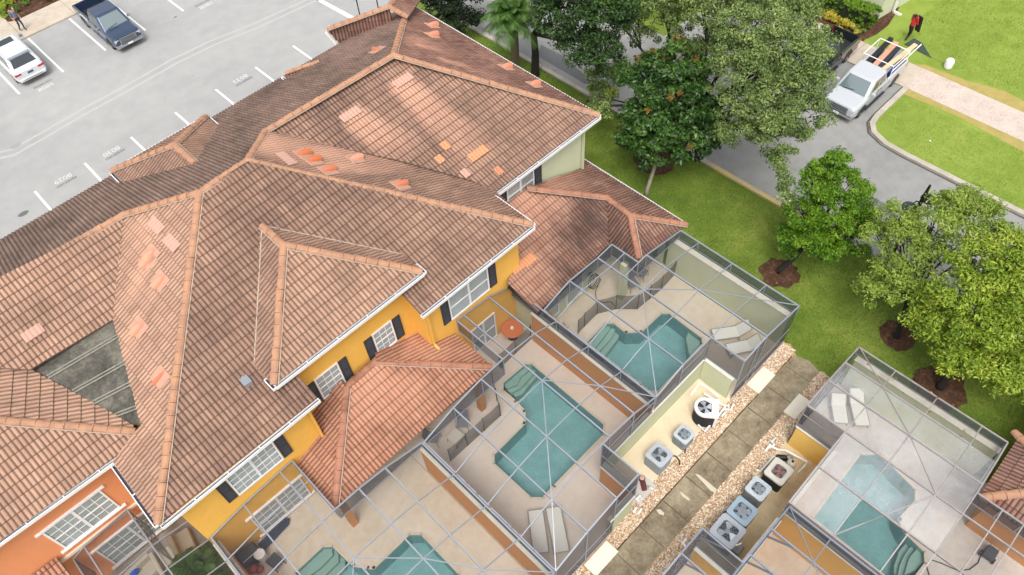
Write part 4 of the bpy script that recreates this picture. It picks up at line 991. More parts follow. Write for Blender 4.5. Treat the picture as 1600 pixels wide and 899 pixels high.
lounger('pale lounger with raised back against the green wall', (18.95, 8.05), (20.4, 6.95), raised=.75, m=sling2)
lounger('pale lounger with raised back nearest the screen door', (18.75, 7.1), (20.1, 6.2), raised=.75, m=sling2)
lounger('left of two loungers behind the milky screen', (19.0, 1.55), (20.05, 2.4), raised=.6, m=sling2)
lounger('right of two loungers behind the milky screen', (19.5, .85), (20.75, 2.0), raised=.6, m=sling2)
def chair(label, x, y, rz, m, grp='patio chairs'):
    t = thing('patio_chair', label, 'chair', (x, y, 0), rz, grp)
    mb = MB(); mb.box(-.24, .24, -.24, .24, .42, .45); obj('seat', mb, m, t, local=True, bevel=.01)
    mb = MB(); mb.add([(-.24, .24, .45), (.24, .24, .45), (.24, .34, .9), (-.24, .34, .9)], [(0, 1, 2, 3)]); mb.add([(-.24, .26, .45), (.24, .26, .45), (.24, .36, .9), (-.24, .36, .9)], [(3, 2, 1, 0)]); obj('backrest', mb, m, t, local=True)
    for sx in (-1, 1):
        for sy in (-1, 1): mb = MB(); mb.tube([(sx * .24, sy * .24, .44), (sx * .25, sy * .27, .02)], .017, 6); obj('leg', mb, fr_m, t, local=True)
        mb = MB(); mb.tube([(sx * .26, -.24, .44), (sx * .26, -.24, .64), (sx * .26, .28, .66)], .016, 6); obj('arm', mb, fr_m, t, local=True)
grey_f = mat('grey_fabric', '#77777a', .9); dgrey = mat('dark_grey_fabric', '#4a4a4f', .9)
def sq_table(label, px, w_, h, m, grp=None):
    c = at(px[0], px[1], h); t = thing('patio_table', label, 'table', (c.x, c.y, 0), .1, grp)
    mb = MB(); mb.box(-w_, w_, -w_, w_, h - .03, h); obj('table_top', mb, m, t, local=True, bevel=.008)
    for sx in (-1, 1):
        for sy in (-1, 1): mb = MB(); mb.tube([(sx * w_ * .85, sy * w_ * .85, h - .03), (sx * w_ * .9, sy * w_ * .9, .02)], .016, 6); obj('leg', mb, fr_m, t, local=True)
sq_table('small square pale table by the patio pillar', (712, 682), .3, .45, mat('pale_table', '#bdb7a8', .6))
chair('grey chair drawn up to the small square table', 7.95, 13.1, -.8, grey_f); chair('grey chair in the dark patio corner', 6.6, 13.5, .6, grey_f)
chair('grey chair by the green pillar in the upper cage', 18.7, 12.6, -.3, grey_f); chair('grey chair nearer the lawn in the upper cage', 19.5, 12.7, .2, grey_f)
c = at(800, 514, .68); t = thing('round_table', 'round orange table beside the sliding glass door', 'table', (c.x, c.y, 0))
mb = MB(); mb.lathe([(.5, .66), (.52, .68), (.5, .70), (.3, .702)], n=28); obj('table_top', mb, mat('orange_table', '#c06a3a', .5), t, local=True); mb = MB(); mb.lathe([(.25, .02), (.05, .08), (.04, .66)], n=12); obj('pedestal', mb, black, t, local=True)
c = at(800, 512, .8); mb = MB(); mb.lathe([(.07, 0), (.09, .06), (.05, .16), (.03, .18)], (c.x, c.y, .705), 14); o = obj('lantern', mb, pvc); tag(o, 'small white lantern standing on the round orange table', 'lantern')
# coiled hose hanging by the wall of the upper cage
hose_m = mat('black_hose', '#25262a', .5)
t = thing('garden_hose', 'black hose coiled against the pale green wall', 'hose', (17.0, 13.7, 0)); mb = MB(); pts = []
for k in range(60): a = k * .32; pts.append((17.15 + .33 * math.cos(a) + .02 * math.sin(k), 13.85 - .004 * k, 1.0 + .42 * math.sin(a)))
pts += [(17.0, 13.5, .5), (16.9, 13.3, .08), (17.1, 13.0, .05), (17.35, 12.8, .05), (17.3, 12.5, .05)]; mb.tube(pts, .018, 6); obj('coil', mb, hose_m, t)
mb = MB(); mb.box(17.05, 17.25, 13.9, 14.04, 1.3, 1.4); obj('hanger', mb, black, t)
# lowest cage
mb = MB(); a, b = at(408, 856, .12), at(448, 814, .12)
for k in range(5): mb.tube([a + Vector((0, .07 * k - .14, .03 * (k % 2))), b + Vector((.06 * (k % 3), .07 * k - .14, .03 * (k % 2)))], .055, 7)
o = obj('folded_pool_fence', mb, mat('navy_mesh_roll', '#34394a', .8)); tag(o, 'dark blue rolled pool fence lying along the yellow wall', 'fence')
c = at(388, 866, .5); t = thing('grill', 'dark covered grill in the corner under the yellow wall', 'grill', (c.x, c.y, 0))
mb = MB(); mb.box(-.42, .42, -.25, .25, .1, .62); obj('cabinet', mb, mat('dark_cover', '#3f3b41', .8), t, local=True, bevel=.03); mb = MB(); mb.box(-.36, .36, -.2, .2, .622, .70); obj('lid', mb, dgrey, t, local=True, bevel=.05); mb = MB(); mb.tube([(-.3, -.24, .69), (.3, -.24, .69)], .015, 6); obj('handle', mb, pvc, t, local=True)
c = at(402, 862, .7); t = thing('bucket', 'round white lidded bucket beside the covered grill', 'bucket', (c.x, c.y - .1, 0)); mb = MB(); mb.lathe([(.17, .02), (.2, .6)], n=20); obj('body', mb, pvc, t, local=True); mb = MB(); mb.lathe([(.22, .602), (.22, .64), (.18, .66)], n=20); obj('lid', mb, white, t, local=True)
c = at(430, 878, .3); t = thing('side_table', 'small dark slatted table on the deck below the yellow wall', 'table', (c.x, c.y, 0), .15); mb = MB()
for k in range(6): mb.box(-.24, .24, -.3 + k * .1, -.3 + k * .1 + .085, .36, .39)
obj('table_top', mb, dgrey, t, local=True)
for sx in (-1, 1):
    for sy in (-1, 1): mb = MB(); mb.tube([(sx * .2, sy * .25, .36), (sx * .22, sy * .27, .02)], .015, 6); obj('leg', mb, black, t, local=True)
c = at(394, 888, .25); t = thing('pool_float', 'crumpled red and orange pool float by the grill', 'pool float', (c.x, c.y, 0)); red = mat('red_vinyl', '#a8433a', .4)
for k, (dx, dy, r, mm_) in enumerate(((0, 0, .2, red), (.18, -.2, .17, red), (-.08, .22, .13, mat('orange_vinyl', '#c98f4a', .4)), (.1, .02, .12, red), (.22, .12, .1, black))):
    mb = MB(); mb.lathe([(r * math.sin(a), r * .7 * (1 - math.cos(a))) for a in (.01, .6, 1.2, 1.57, 2., 2.6, 3.13)], (dx, dy, .03), 14); obj('chamber', mb, mm_, t, local=True, smooth=True)
# orange house cage
cream_c = mat('cream_cushion', '#b5ab98', .9)
def sofa(label, c, L, D, rz):
    t = thing('patio_sofa', label, 'sofa', (c[0], c[1], 0), rz, 'cream covered patio seats')
    mb = MB(); mb.box(-L / 2, L / 2, -D / 2, D / 2, .05, .42); obj('seat', mb, cream_c, t, local=True, bevel=.07); mb = MB(); mb.box(-L / 2, L / 2, D / 2 - .18, D / 2, .422, .8); obj('backrest', mb, cream_c, t, local=True, bevel=.06)
sofa('cream covered seat beneath the lower orange window', at(225, 893, .4), 1.1, .7, .1); sofa('cream covered seat in the middle of the orange patio', at(262, 880, .4), 1.3, .75, 1.5); sofa('cream covered seat closest to the yellow corner wall', at(287, 852, .4), 1.3, .75, 1.4)
mb = MB(); c = at(209, 893, .5); mb.lathe([(.02, 0), (.2, .02), (.24, .14), (.16, .26), (.05, .32)], (c.x, c.y, .45), 9); o = obj('towel_bundle', mb, mat('blue_towel', '#2456b8', .9)); tag(o, 'bright blue towel bundle on the cream seat', 'towel')
# hose and brush in the milky cage
t = thing('garden_hose', 'grey hose trailing over the deck behind the milky screens', 'hose', (17, -4, 0)); mb = MB(); mb.tube([at(x, y, .05) for x, y in ((1535, 862), (1528, 880), (1515, 890), (1497, 892), (1470, 880), (1455, 875), (1448, 885), (1452, 899), (1455, 915))], .02, 6); obj('coil', mb, hose_m, t)
c = at(1548, 864, .3); t = thing('pressure_washer', 'small dark machine by the brown roof behind the screen', 'machine', (c.x, c.y, 0)); mb = MB(); mb.box(-.25, .25, -.2, .2, .1, .4); obj('body', mb, dgrey, t, local=True, bevel=.05)
for s_ in (-1, 1): mb = MB(); mb.tube([(-.15, s_ * .22, .14), (-.15, s_ * .27, .14)], .12, 14); obj('wheel', mb, black, t, local=True)
mb = MB(); mb.tube([(.2, -.15, .4), (.35, -.15, .85), (.35, .15, .85), (.2, .15, .4)], .02, 6); obj('handle', mb, steel, t, local=True)

# ---------------------------------------------------------------- air conditioners, heaters, pumps
def fan(t, z, r, n, bm_, hub=.07, grille=True, depth=.12, hubm=None):
    mb = MB(); mb.lathe([(r * 1.01, z - .01), (r, z - depth), (r * .98, z - depth - .002), (r * .2, z - depth - .002)], n=28, open_=True); obj('fan_well', mb, mat('fan_well_dark', '#2a2d33', .7), t, local=True)
    for k in range(n):
        a = 2 * math.pi * k / n + .4; v = []
        for (rr, da, dz) in ((.15, -.25, -.015), (.93, -.52, -.03), (.96, .0, .0), (.90, .42, .03), (.15, .45, .02)): v.append((r * rr * math.cos(a + da), r * rr * math.sin(a + da), z - depth * .5 + dz))
        v += [(x, y, q - .006) for x, y, q in v]
        mb = MB(); mb.add(v, [(0, 1, 2, 3, 4), (9, 8, 7, 6, 5)] + [(i, (i + 1) % 5, 5 + (i + 1) % 5, 5 + i) for i in range(5)]); obj('fan_blade', mb, bm_, t, local=True)
    mb = MB(); hb = .5 if n == 5 else .24; mb.lathe([(r * hb, z - depth * .6), (r * hb, z - depth * .15), (r * hb * .6, z - depth * .05)], n=18); obj('fan_hub', mb, hubm or steel, t, local=True)
    if grille:
        mb = MB()
        for q in (.35, .55, .75, .92): mb.lathe([(r * q - .004, z + .012), (r * q + .004, z + .012), (r * q + .004, z + .018), (r * q - .004, z + .018)], n=24, open_='both')
        for k in range(6): a = math.pi * k / 6; mb.bar((-r * math.cos(a), -r * math.sin(a), z + .02), (r * math.cos(a), r * math.sin(a), z + .02), .007, .007)
        obj('fan_grille', mb, steel, t, local=True)
def rounded(w_, d_, r, n=5):
    q = []
    for cx, cy, a0 in ((w_ - r, d_ - r, 0), (-w_ + r, d_ - r, 90), (-w_ + r, -d_ + r, 180), (w_ - r, -d_ + r, 270)):
        for k in range(n + 1): a = math.radians(a0 + 90 * k / n); q.append((cx + r * math.cos(a), cy + r * math.sin(a)))
    return q
def ac(label, px, h, w_, lidc, bodyc, nb, blade, fr_=.78, hubm=None, d_=None, louv=True, rz=0., clear=False):
    c = at(px[0], px[1], h); d_ = d_ or w_
    t = thing('air_conditioner', label, 'air conditioner', (c.x, c.y, .03), rz, 'outdoor cooling units')
    bm_ = mat('ac_body_' + bodyc.strip('#'), bodyc, .6, .1, var=.15, vs=6); lm = mat('ac_lid_' + lidc.strip('#'), lidc, .45, .1, var=.12, vs=5)
    mb = MB(); mb.prism(rounded(w_ / 2 - .03, d_ / 2 - .03, .09), 0, h - .16); body = obj('body', mb, bm_, t, local=True)
    mb = MB()
    for k in range(int((h - .2) / .05)): mb.prism(rounded(w_ / 2 - .018, d_ / 2 - .018, .1), .06 + k * .05, .06 + k * .05 + .018)
    obj('louvre', mb, bm_, t, local=True)
    R = min(w_, d_) / 2 * fr_; q = rounded(w_ / 2, d_ / 2, .12, 6); n = len(q); mb = MB()
    ci = [(R * math.cos(math.atan2(y, x)), R * math.sin(math.atan2(y, x))) for x, y in q]
    vs = [(x, y, h - .1) for x, y in q] + [(x, y, h) for x, y in q] + [(x, y, h + .012) for x, y in ci] + [(x, y, h - .05) for x, y in ci]
    mb.add(vs, [(l * n + i, l * n + (i + 1) % n, (l + 1) * n + (i + 1) % n, (l + 1) * n + i) for l in range(3) for i in range(n)]); obj('lid', mb, lm, t, local=True)
    fan(t, h, R, nb, blade, hubm=hubm)
    return t
bl_l = mat('fan_blade_light', '#b9bec4', .35, .6); bl_g = mat('fan_blade_grey', '#8d9aa6', .4, .4); bl_r = mat('fan_blade_rusty', '#9a5136', .7, .1)
ac('grey air conditioner with silver fan nearest the path corner of the green wall', (1030, 711), .85, .86, '#aab0b5', '#8b9093', 3, bl_l, .74)
ac('small grey air conditioner between the white heater and a bigger unit', (1069, 679), .72, .7, '#b4babd', '#7f8688', 5, bl_g, .76)
ac('largest air conditioner with dark three blade fan beside the bottom cage', (1137, 830), .9, 1.05, '#a3a9b1', '#74797d', 3, bl_l, .78)
ac('blue grey air conditioner with black base in the row of four', (1160, 799), .85, .92, '#8fa3b0', '#3a3f44', 5, bl_g, .76)
ac('small pale air conditioner with tall grey sides in the row of four', (1185, 764), .85, .8, '#b3bcc1', '#6b7072', 5, bl_g, .7)
ac('pale pool heater with rusty fan and black base', (1217, 737), .8, .95, '#c9c5ba', '#23272c', 4, bl_r, .72, hubm=mat('rust', '#a2532f', .8), d_=.85)
# white D-shaped heater
c = at(1104, 637, 1.0); t = thing('pool_heater', 'white topped rounded pool heater with black louvred side', 'pool heater', (c.x, c.y, .03), math.radians(0))
q = [(.5 + 0 * k, y) for k, y in ((0, -.42), (1, .42))] + [(-.05 + .45 * math.cos(math.radians(a)) * 1.0, .45 * math.sin(math.radians(a))) for a in range(90, 271, 15)]
mb = MB(); mb.prism([(x * .94, y * .94) for x, y in q], 0, .82); obj('body', mb, mat('heater_black', '#222327', .6), t, local=True)
mb = MB()
for k in range(14): mb.prism([(x * .97, y * .97) for x, y in q[2:]], .08 + k * .055, .1 + k * .055)
obj('louvre', mb, mat('heater_black', '#222327'), t, local=True)
mb = MB(); mb.box(.22, .49, -.4, .4, .03, .9); obj('side_panel', mb, white, t, local=True)
n = len(q); R = .33; ci = [(-.05 + R * math.cos(math.atan2(y, x + .05)), R * math.sin(math.atan2(y, x + .05))) for x, y in q]
mb = MB(); mb.add([(x, y, .88) for x, y in q] + [(x, y, 1.) for x, y in q] + [(x, y, 1.01) for x, y in ci] + [(x, y, .95) for x, y in ci], [(l * n + i, l * n + (i + 1) % n, (l + 1) * n + (i + 1) % n, (l + 1) * n + i) for l in range(3) for i in range(n)]); obj('lid', mb, white, t, local=True)
e = bpy.data.objects.new('fan', None); scene.collection.objects.link(e); e.parent = t; e.location = (-.05, 0, 0); fan(e, 1.0, .33, 4, bl_l, grille=False)
t.rotation_euler.z = math.radians(-55 + 0)
def pipes(label, runs, r=.045, m=pvc, name='pvc_pipe', grp='white plumbing pipes'):
    c = at(*runs[0][0]); t = thing(name, label, 'pipe', (c.x, c.y, 0), group=grp)
    for run in runs: mb = MB(); mb.tube([at(*p) for p in run], r, 8); obj('pipe_run', mb, m, t)
    return t
pipes('white pipe frame looping around the white topped heater', [[(1086, 612, .1), (1080, 617, .55), (1093, 598, .55), (1122, 619, .55), (1118, 628, .1)], [(1134, 634, .2), (1121, 652, .2), (1101, 674, .2), (1091, 664, .2)], [(1100, 615, .3), (1128, 632, .3), (1134, 634, .2)]])
pipes('white pipes and valves sticking out of the gravel by the green wall', [[(1134, 634, .05), (1138, 634, .35)], [(1130, 640, .2), (1142, 640, .2), (1146, 632, .2)], [(1128, 650, .1), (1134, 644, .3)]])
pipes('white pipe rectangle around the small pump by the yellow wall', [[(1182, 734, .15), (1188, 737, .15), (1209, 713, .15), (1214, 717, .15)], [(1207, 699, .2), (1217, 703, .2), (1228, 704, .35), (1261, 722, .35), (1257, 728, .35), (1246, 739, .1)]])
pipes('white valve cluster in the gravel beside the yellow wall', [[(1196, 705, .1), (1204, 694, .25)], [(1203, 688, .1), (1210, 695, .25), (1202, 700, .1)], [(1212, 684, .1), (1206, 690, .25)]], r=.045)
pipes('white pipes beside the pump below the middle cage corner', [[(1020, 764, .1), (1015, 762, .3), (1013, 760, .1)], [(998, 782, .1), (994, 780, .25), (1000, 775, .3), (1003, 779, .1)], [(990, 800, .1), (995, 793, .3)], [(997, 803, .1), (1003, 795, .3)]], r=.045)
pipes('white fittings in the gravel by the last cage', [[(1066, 850, .1), (1072, 842, .3)], [(1072, 856, .1), (1066, 846, .25)]], r=.05)
pipes('black insulated line curling from the grey unit', [[(1047, 712, .3), (1056, 713, .25), (1061, 719, .1), (1062, 727, .05)]], r=.03, m=black, name='refrigerant_line', grp='black refrigerant lines')
pipes('black insulated line below the small grey unit', [[(1069, 693, .3), (1071, 701, .15), (1070, 708, .05)]], r=.03, m=black, name='refrigerant_line', grp='black refrigerant lines')
pipes('black line beside the blue grey unit', [[(1144, 797, .2), (1132, 800, .1), (1130, 803, .05)], ], r=.03, m=black, name='refrigerant_line', grp='black refrigerant lines')
pipes('black line beside the small pale unit', [[(1172, 772, .2), (1165, 773, .1), (1158, 773, .05)], ], r=.03, m=black, name='refrigerant_line', grp='black refrigerant lines')
def pump(label, px, m1, m2, rz=0.):
    c = at(px[0], px[1], .25); t = thing('pool_pump', label, 'pump', (c.x, c.y, .03), rz, 'pool pumps')
    mb = MB(); mb.tube([(-.3, 0, .16), (.05, 0, .16)], .11, 14); obj('motor', mb, m1, t, local=True); mb = MB(); mb.lathe([(.10, 0), (.13, .05), (.13, .18), (.11, .2)], (.2, 0, 0), 16); obj('strainer', mb, m1, t, local=True)
    mb = MB(); mb.lathe([(.10, .201), (.10, .23), (.04, .25)], (.2, 0, 0), 16); obj('strainer_lid', mb, m2, t, local=True); mb = MB(); mb.box(-.32, .1, -.1, .1, 0, .05); obj('foot', mb, black, t, local=True)
pump('black pool pump between the pipes near the yellow wall', (1226, 714), black, steel, -.85)
pump('reddish pool pump on a slab under the middle cage corner', (1005, 754), mat('dark_red_metal', '#5a2b2c', .5), mat('pinkish_lid', '#b9968c', .5), .9)
c = at(1237, 724, .35); t = thing('pool_filter', 'round pale pool filter by the rusty fan heater', 'filter', (c.x, c.y, .03)); mb = MB(); mb.lathe([(.16, 0), (.19, .08), (.2, .3), (.16, .42), (.06, .47)], n=20); obj('tank', mb, mat('filter_beige', '#c3bba9', .5), t, local=True, smooth=True); mb = MB(); mb.lathe([(.05, .471), (.05, .53)], n=12); obj('valve', mb, black, t, local=True)
mb = MB(); mb.box(10.5, 11.6, 5.42, 6.1, .031, .09); o = obj('pump_slab', mb, mat('grey_slab', '#b5afa9', .9)); o['kind'] = 'structure'
c = at(1154, 856, .4); t = thing('outdoor_shower', 'grey pipe and valve box inside the bottom cage corner', 'shower', (c.x, c.y, 0)); mb = MB(); mb.box(-.2, .2, -.15, .15, .02, .35); obj('box', mb, steel, t, local=True, bevel=.02); mb = MB(); mb.tube([(0, 0, .35), (0, 0, .9), (-.25, .1, 1.0)], .03, 8); obj('pipe', mb, pvc, t, local=True)

# ---------------------------------------------------------------- vehicles
paint_w = mat('white_car_paint', '#cfd1d4', .22, 0, coat=.8); paint_b = mat('dark_blue_car_paint', '#2a3d58', .2, .3, coat=1.); paint_s = mat('silver_white_paint', '#b9bcc0', .25, .1, coat=.8); paint_k = mat('black_green_paint', '#1e2626', .2, .2, coat=1.)
car_glass = mat('car_glass', '#5d6d70', .06, 0, spec=1., coat=1.); lamp_r = mat('tail_lamp', '#b01030', .2, coat=1.); lamp_w = mat('head_lamp', '#cfd4d8', .1, .4, coat=1.); trim = mat('black_trim', '#26282b', .5)
def section(x, hw, z0, z1, tumble=.06, n=4):
    """rounded box section across a vehicle"""
    w2 = hw - tumble; mid = z0 + (z1 - z0) * .55; r = min(.12, (z1 - z0) * .3)
    half = [(hw * .90, z0), (hw * .985, z0 + r * .6), (hw, mid), (hw - tumble * .4, z1 - r), (w2 - r * .35, z1 - r * .25), (w2 - r, z1)]
    return [(x, y, z) for y, z in half] + [(x, -y, z) for y, z in half[::-1]]
def loft(mb, secs):
    b = len(mb.v); n = len(secs[0]); mb.v += [p for s_ in secs for p in s_]
    for i in range(len(secs) - 1):
        for k in range(n): mb.f.append((b + i * n + k, b + i * n + (k + 1) % n, b + (i + 1) * n + (k + 1) % n, b + (i + 1) * n + k)); mb.mi.append(0)
    mb.f.append(tuple(b + k for k in range(n))); mb.f.append(tuple(b + (len(secs) - 1) * n + k for k in range(n))[::-1]); mb.mi += [0, 0]
def wheel(t, x, y, r, wd=.24):
    mb = MB(); s_ = 1 if y > 0 else -1; mb.tube([(x, y - s_ * wd, r), (x, y - s_ * .01, r)], r, 22); w_ = obj('wheel', mb, rubber, t, local=True)
    mb = MB(); mb.tube([(x, y - s_ * .012, r), (x, y + s_ * .004, r)], r * .62, 18); obj('rim', mb, mat('alloy', '#a9acb0', .3, .8), w_, local=True)
    mb = MB()
    for k in range(5): a = 2 * math.pi * k / 5; mb.bar((x + math.cos(a) * r * .35, y + s_ * .006, r + math.sin(a) * r * .35), (x + math.cos(a) * r * .55, y + s_ * .006, r + math.sin(a) * r * .55), .10, .012, (0, 1, 0))
    obj('rim_gap', mb, black, w_, local=True)
    mb = MB(); mb.tube([(x, y - s_ * wd * .6, r), (x, y - s_ * .002, r)], r * 1.14, 22); obj('wheel_arch', mb, trim, t, local=True) if False else None
def quadpane(t, name, pts, m, off=.006):
    p = [Vector(q) for q in pts]; n = (p[1] - p[0]).cross(p[3] - p[0]).normalized(); c = sum(p, Vector()) / 4
    if n.dot(c - Vector((0, 0, c.z - .6))) < 0: n = -n
    ins = [q + n * off for q in p]; back = [q - n * .02 for q in p]; mb = MB(); mb.add(ins + back, [(0, 1, 2, 3)] + [(i, (i + 1) % 4, 4 + (i + 1) % 4, 4 + i) for i in range(4)]); return obj(name, mb, m, t, local=True)
def lerp3(a, b, f): return tuple(a[i] + (b[i] - a[i]) * f for i in range(3))
def cabin(t, body_m, xb0, xb1, xr0, xr1, hb, hr, zb, zr, side_splits, rear=True, name='cabin'):
    """greenhouse: base rectangle xb0..xb1 at zb, roof xr0..xr1 at zr; x grows to the front"""
    mb = MB(); nb = 4
    def rr(x0, x1, h, z, r): return [(x0, -h + r, z), (x0 + r, -h, z), (x1 - r, -h, z), (x1, -h + r, z), (x1, h - r, z), (x1 - r, h, z), (x0 + r, h, z), (x0, h - r, z)]
    A, B, C_ = rr(xb0, xb1, hb, zb - .05, .1), rr(xr0, xr1, hr, zr - .04, .14), rr(xr0 + .12, xr1 - .14, hr - .1, zr, .1)
    mb.add(A + B + C_, [(i, (i + 1) % 8, 8 + (i + 1) % 8, 8 + i) for i in range(8)] + [(8 + i, 8 + (i + 1) % 8, 16 + (i + 1) % 8, 16 + i) for i in range(8)] + [tuple(range(16, 24))])
    o = obj(name, mb, body_m, t, local=True, smooth=False, bevel=.02)
    def face(a, b, c, d, u0, u1, v0, v1):
        def P_(u, v): return lerp3(lerp3(a, b, u), lerp3(d, c, u), v)
        return [P_(u0, v0), P_(u1, v0), P_(u1, v1), P_(u0, v1)]
    quadpane(t, 'windscreen', face(A[3], A[4], B[4], B[3], .02, .98, .12, .93), car_glass)
    if rear: quadpane(t, 'rear_window', face(A[0], A[7], B[7], B[0], .04, .96, .2, .9), glass_dark if rear == 2 else mat('tinted_glass', '#3a4246', .08, spec=1., coat=1.))
    for s_ in (0, 1):
        a, b, c, d = (A[1], A[2], B[2], B[1]) if s_ == 0 else (A[6], A[5], B[5], B[6])
        for (u0, u1) in side_splits: quadpane(t, 'side_window', face(a, b, c, d, u0, u1, .2, .88), mat('side_glass', '#2e3538', .08, spec=1., coat=1.))
    return o
def mirrors(t, x, y, z, m):
    for s_ in (-1, 1): mb = MB(); mb.box(x - .07, x + .06, s_ * y, s_ * (y + .22), z, z + .17); obj('mirror', mb, m, t, local=True, bevel=.03)
def pickup(label, loc, rz, pm, L=5.7, hw=.98, zh=1.12, zbed=1.2, zr=1.86, cab=(-.55, 1.55), grille='chrome', group=None):
    t = thing('pickup_truck', label, 'pickup truck', loc, rz, group); f = L / 2; c0, c1 = cab
    secs = [section(f, hw * .86, .42, zh - .22), section(f - .06, hw * .93, .38, zh - .08), section(f - .35, hw * .985, .34, zh - .02), section(c1 + .3, hw, .34, zh + .04), section(c1, hw, .34, zh + .08), section(c0, hw, .34, zbed), section(c0 - .02, hw, .34, zbed)]
    mb = MB(); loft(mb, secs); obj('body', mb, pm, t, local=True, smooth=False, bevel=.015)
    mb = MB()                                             # bed: two sides, tailgate, floor
    mb.box(-f + .08, c0 - .03, hw - .12, hw, .40, zbed); mb.box(-f + .08, c0 - .03, -hw, -hw + .12, .40, zbed); obj('bed_side', MB().box(-f + .08, c0 - .03, hw - .13, hw - .004, .40, zbed), pm, t, local=True, bevel=.03); obj('bed_side', MB().box(-f + .08, c0 - .03, -hw + .004, -hw + .13, .40, zbed), pm, t, local=True, bevel=.03)
    obj('tailgate', MB().box(-f, -f + .075, -hw + .03, hw - .03, .55, zbed), pm, t, local=True, bevel=.02); obj('bed_floor', MB().box(-f + .08, c0 - .03, -hw + .135, hw - .135, .55, .62), trim, t, local=True)
    cabin(t, pm, c0 + .0, c1 + .28, c0 + .14, c1 - .52, hw - .05, hw - .19, zh + .06, zr, [(.06, .42), (.47, .86)])
    for s_ in (-1, 1):
        wheel(t, f - .98, s_ * (hw - .02), .39); wheel(t, -f + 1.15, s_ * (hw - .02), .39)
        for xx in (f - .98, -f + 1.15):
            mb = MB(); q = [(xx + .47 * math.cos(a), .39 + .47 * math.sin(a)) for a in [math.pi * k / 10 for k in range(11)]]
            mb.add([(x, s_ * (hw + .004), z) for x, z in q], [tuple(range(11))]); obj('wheel_arch', mb, black, t, local=True)
        obj('headlight', MB().box(f - .2, f - .005, s_ * hw * .62, s_ * (hw * .9), zh - .36, zh - .16), lamp_w, t, local=True, bevel=.02)
        obj('tail_light', MB().box(-f - .01, -f + .12, s_ * (hw - .17), s_ * (hw + .004), zbed - .42, zbed - .08), lamp_r, t, local=True)
        obj('door_seam', MB().box(.44, .455, s_ * (hw - .02), s_ * (hw + .003), .45, zh), trim, t, local=True)
        obj('step', MB().box(c0, c1, s_ * (hw - .05), s_ * (hw + .08), .30, .36), chrome if grille == 'chrome' else trim, t, local=True, bevel=.02)
        obj('door_handle', MB().box(.1, .28, s_ * (hw - .01), s_ * (hw + .02), zh - .12, zh - .08), chrome, t, local=True)
    gm = chrome; obj('front_bumper', MB().box(f - .12, f + .09, -hw * .95, hw * .95, .40, .62), gm, t, local=True, bevel=.05)
    g_ = obj('grille', MB().box(f - .03, f + .035, -hw * .58, hw * .58, .66, zh - .12), gm, t, local=True, bevel=.02)
    for k in range(3): obj('grille_slot', MB().box(f + .03, f + .042, -hw * .52, hw * .52, .70 + k * .1, .755 + k * .1), black, g_, local=True)
    obj('rear_bumper', MB().box(-f - .12, -f + .02, -hw * .9, hw * .9, .42, .58), chrome, t, local=True, bevel=.03)
    obj('number_plate', MB().box(f + .09, f + .10, -.17, .17, .46, .58), pvc, t, local=True)
    mirrors(t, c1 - .15, hw, zh + .12, pm if grille == 'paint' else chrome)
    obj('wiper', MB().bar((c1 + .2, -.6, zh + .13), (c1 + .12, .1, zh + .2), .02, .02), black, t, local=True)
    return t
pk1 = pickup('dark blue pickup with chrome grille parked nose out', (11.5, 52.6, 0), -math.pi / 2, paint_b, L=5.9, hw=1.0, zr=1.9)
pk2 = pickup('white pickup loaded with boards and tubes on its roof rack side', (38.75, 11.95, 0), math.pi, paint_s, L=5.8, hw=1.0, zr=1.86, grille='paint')
pk3 = pickup('dark pickup mostly hidden under the big tree', (39.1, 15.1, 0), math.pi, paint_k, L=5.6, hw=.98, zr=1.85, grille='paint')
# rack and load of the white pickup (local x forward)
mb = MB()
for x in (-2.6, -.75):
    mb.tube([(x, -.95, 1.2), (x, -.93, 1.95), (x, .93, 1.95), (x, .95, 1.2)], .03, 6)
mb.tube([(-2.6, .93, 1.95), (-.75, .93, 1.95)], .025, 6); mb.tube([(-2.6, -.93, 1.95), (-.75, -.93, 1.95)], .025, 6)
obj('ladder_rack', mb, white, pk2, local=True)
def load(name, label, cat, a, b, w_, h_, m, grp='building material loaded on the white pickup'):
    M4 = Matrix.Translation((38.75, 11.95, 0)) @ Matrix.Rotation(math.pi, 4, 'Z'); mb = MB(); mb.bar(M4 @ Vector(a), M4 @ Vector(b), w_, h_); o = obj(name, mb, m); tag(o, label, cat, grp); return o
woodp = mat('pale_timber', '#d9b58f', .8, var=.1, vs=4); woodr = mat('pinkish_timber', '#c68f78', .8, var=.1, vs=4)
load('timber_board', 'pale yellow board sticking furthest out of the white pickup', 'board', (-1.0, .35, 1.3), (-3.9, .72, 1.62), .26, .05, woodp)
load('timber_board', 'pinkish board between two black tubes in the pickup bed', 'board', (-.9, -.25, 1.1), (-3.55, -.25, 1.5), .3, .05, woodr)
load('black_duct', 'long black duct along the near edge of the pickup load', 'duct', (-.8, -.62, 1.15), (-3.5, -.62, 1.6), .26, .2, black); load('black_duct', 'black duct beside the pinkish board', 'duct', (-.9, .05, 1.05), (-3.3, .05, 1.42), .24, .2, trim)
load('white_pole', 'thin white pole over the far side of the pickup bed', 'pole', (-1.2, .8, 1.25), (-3.9, 1.0, 1.75), .05, .05, white)
load('ladder_section', 'grey ladder lying between the boards in the pickup bed', 'ladder', (-.8, .5, 1.2), (-3.2, .35, 1.35), .34, .06, alu)
load('blue_crate', 'blue crate low in the pickup bed', 'crate', (-1.5, .62, .8), (-2.3, .62, .8), .35, .3, mat('blue_plastic', '#2c4fa0', .5))
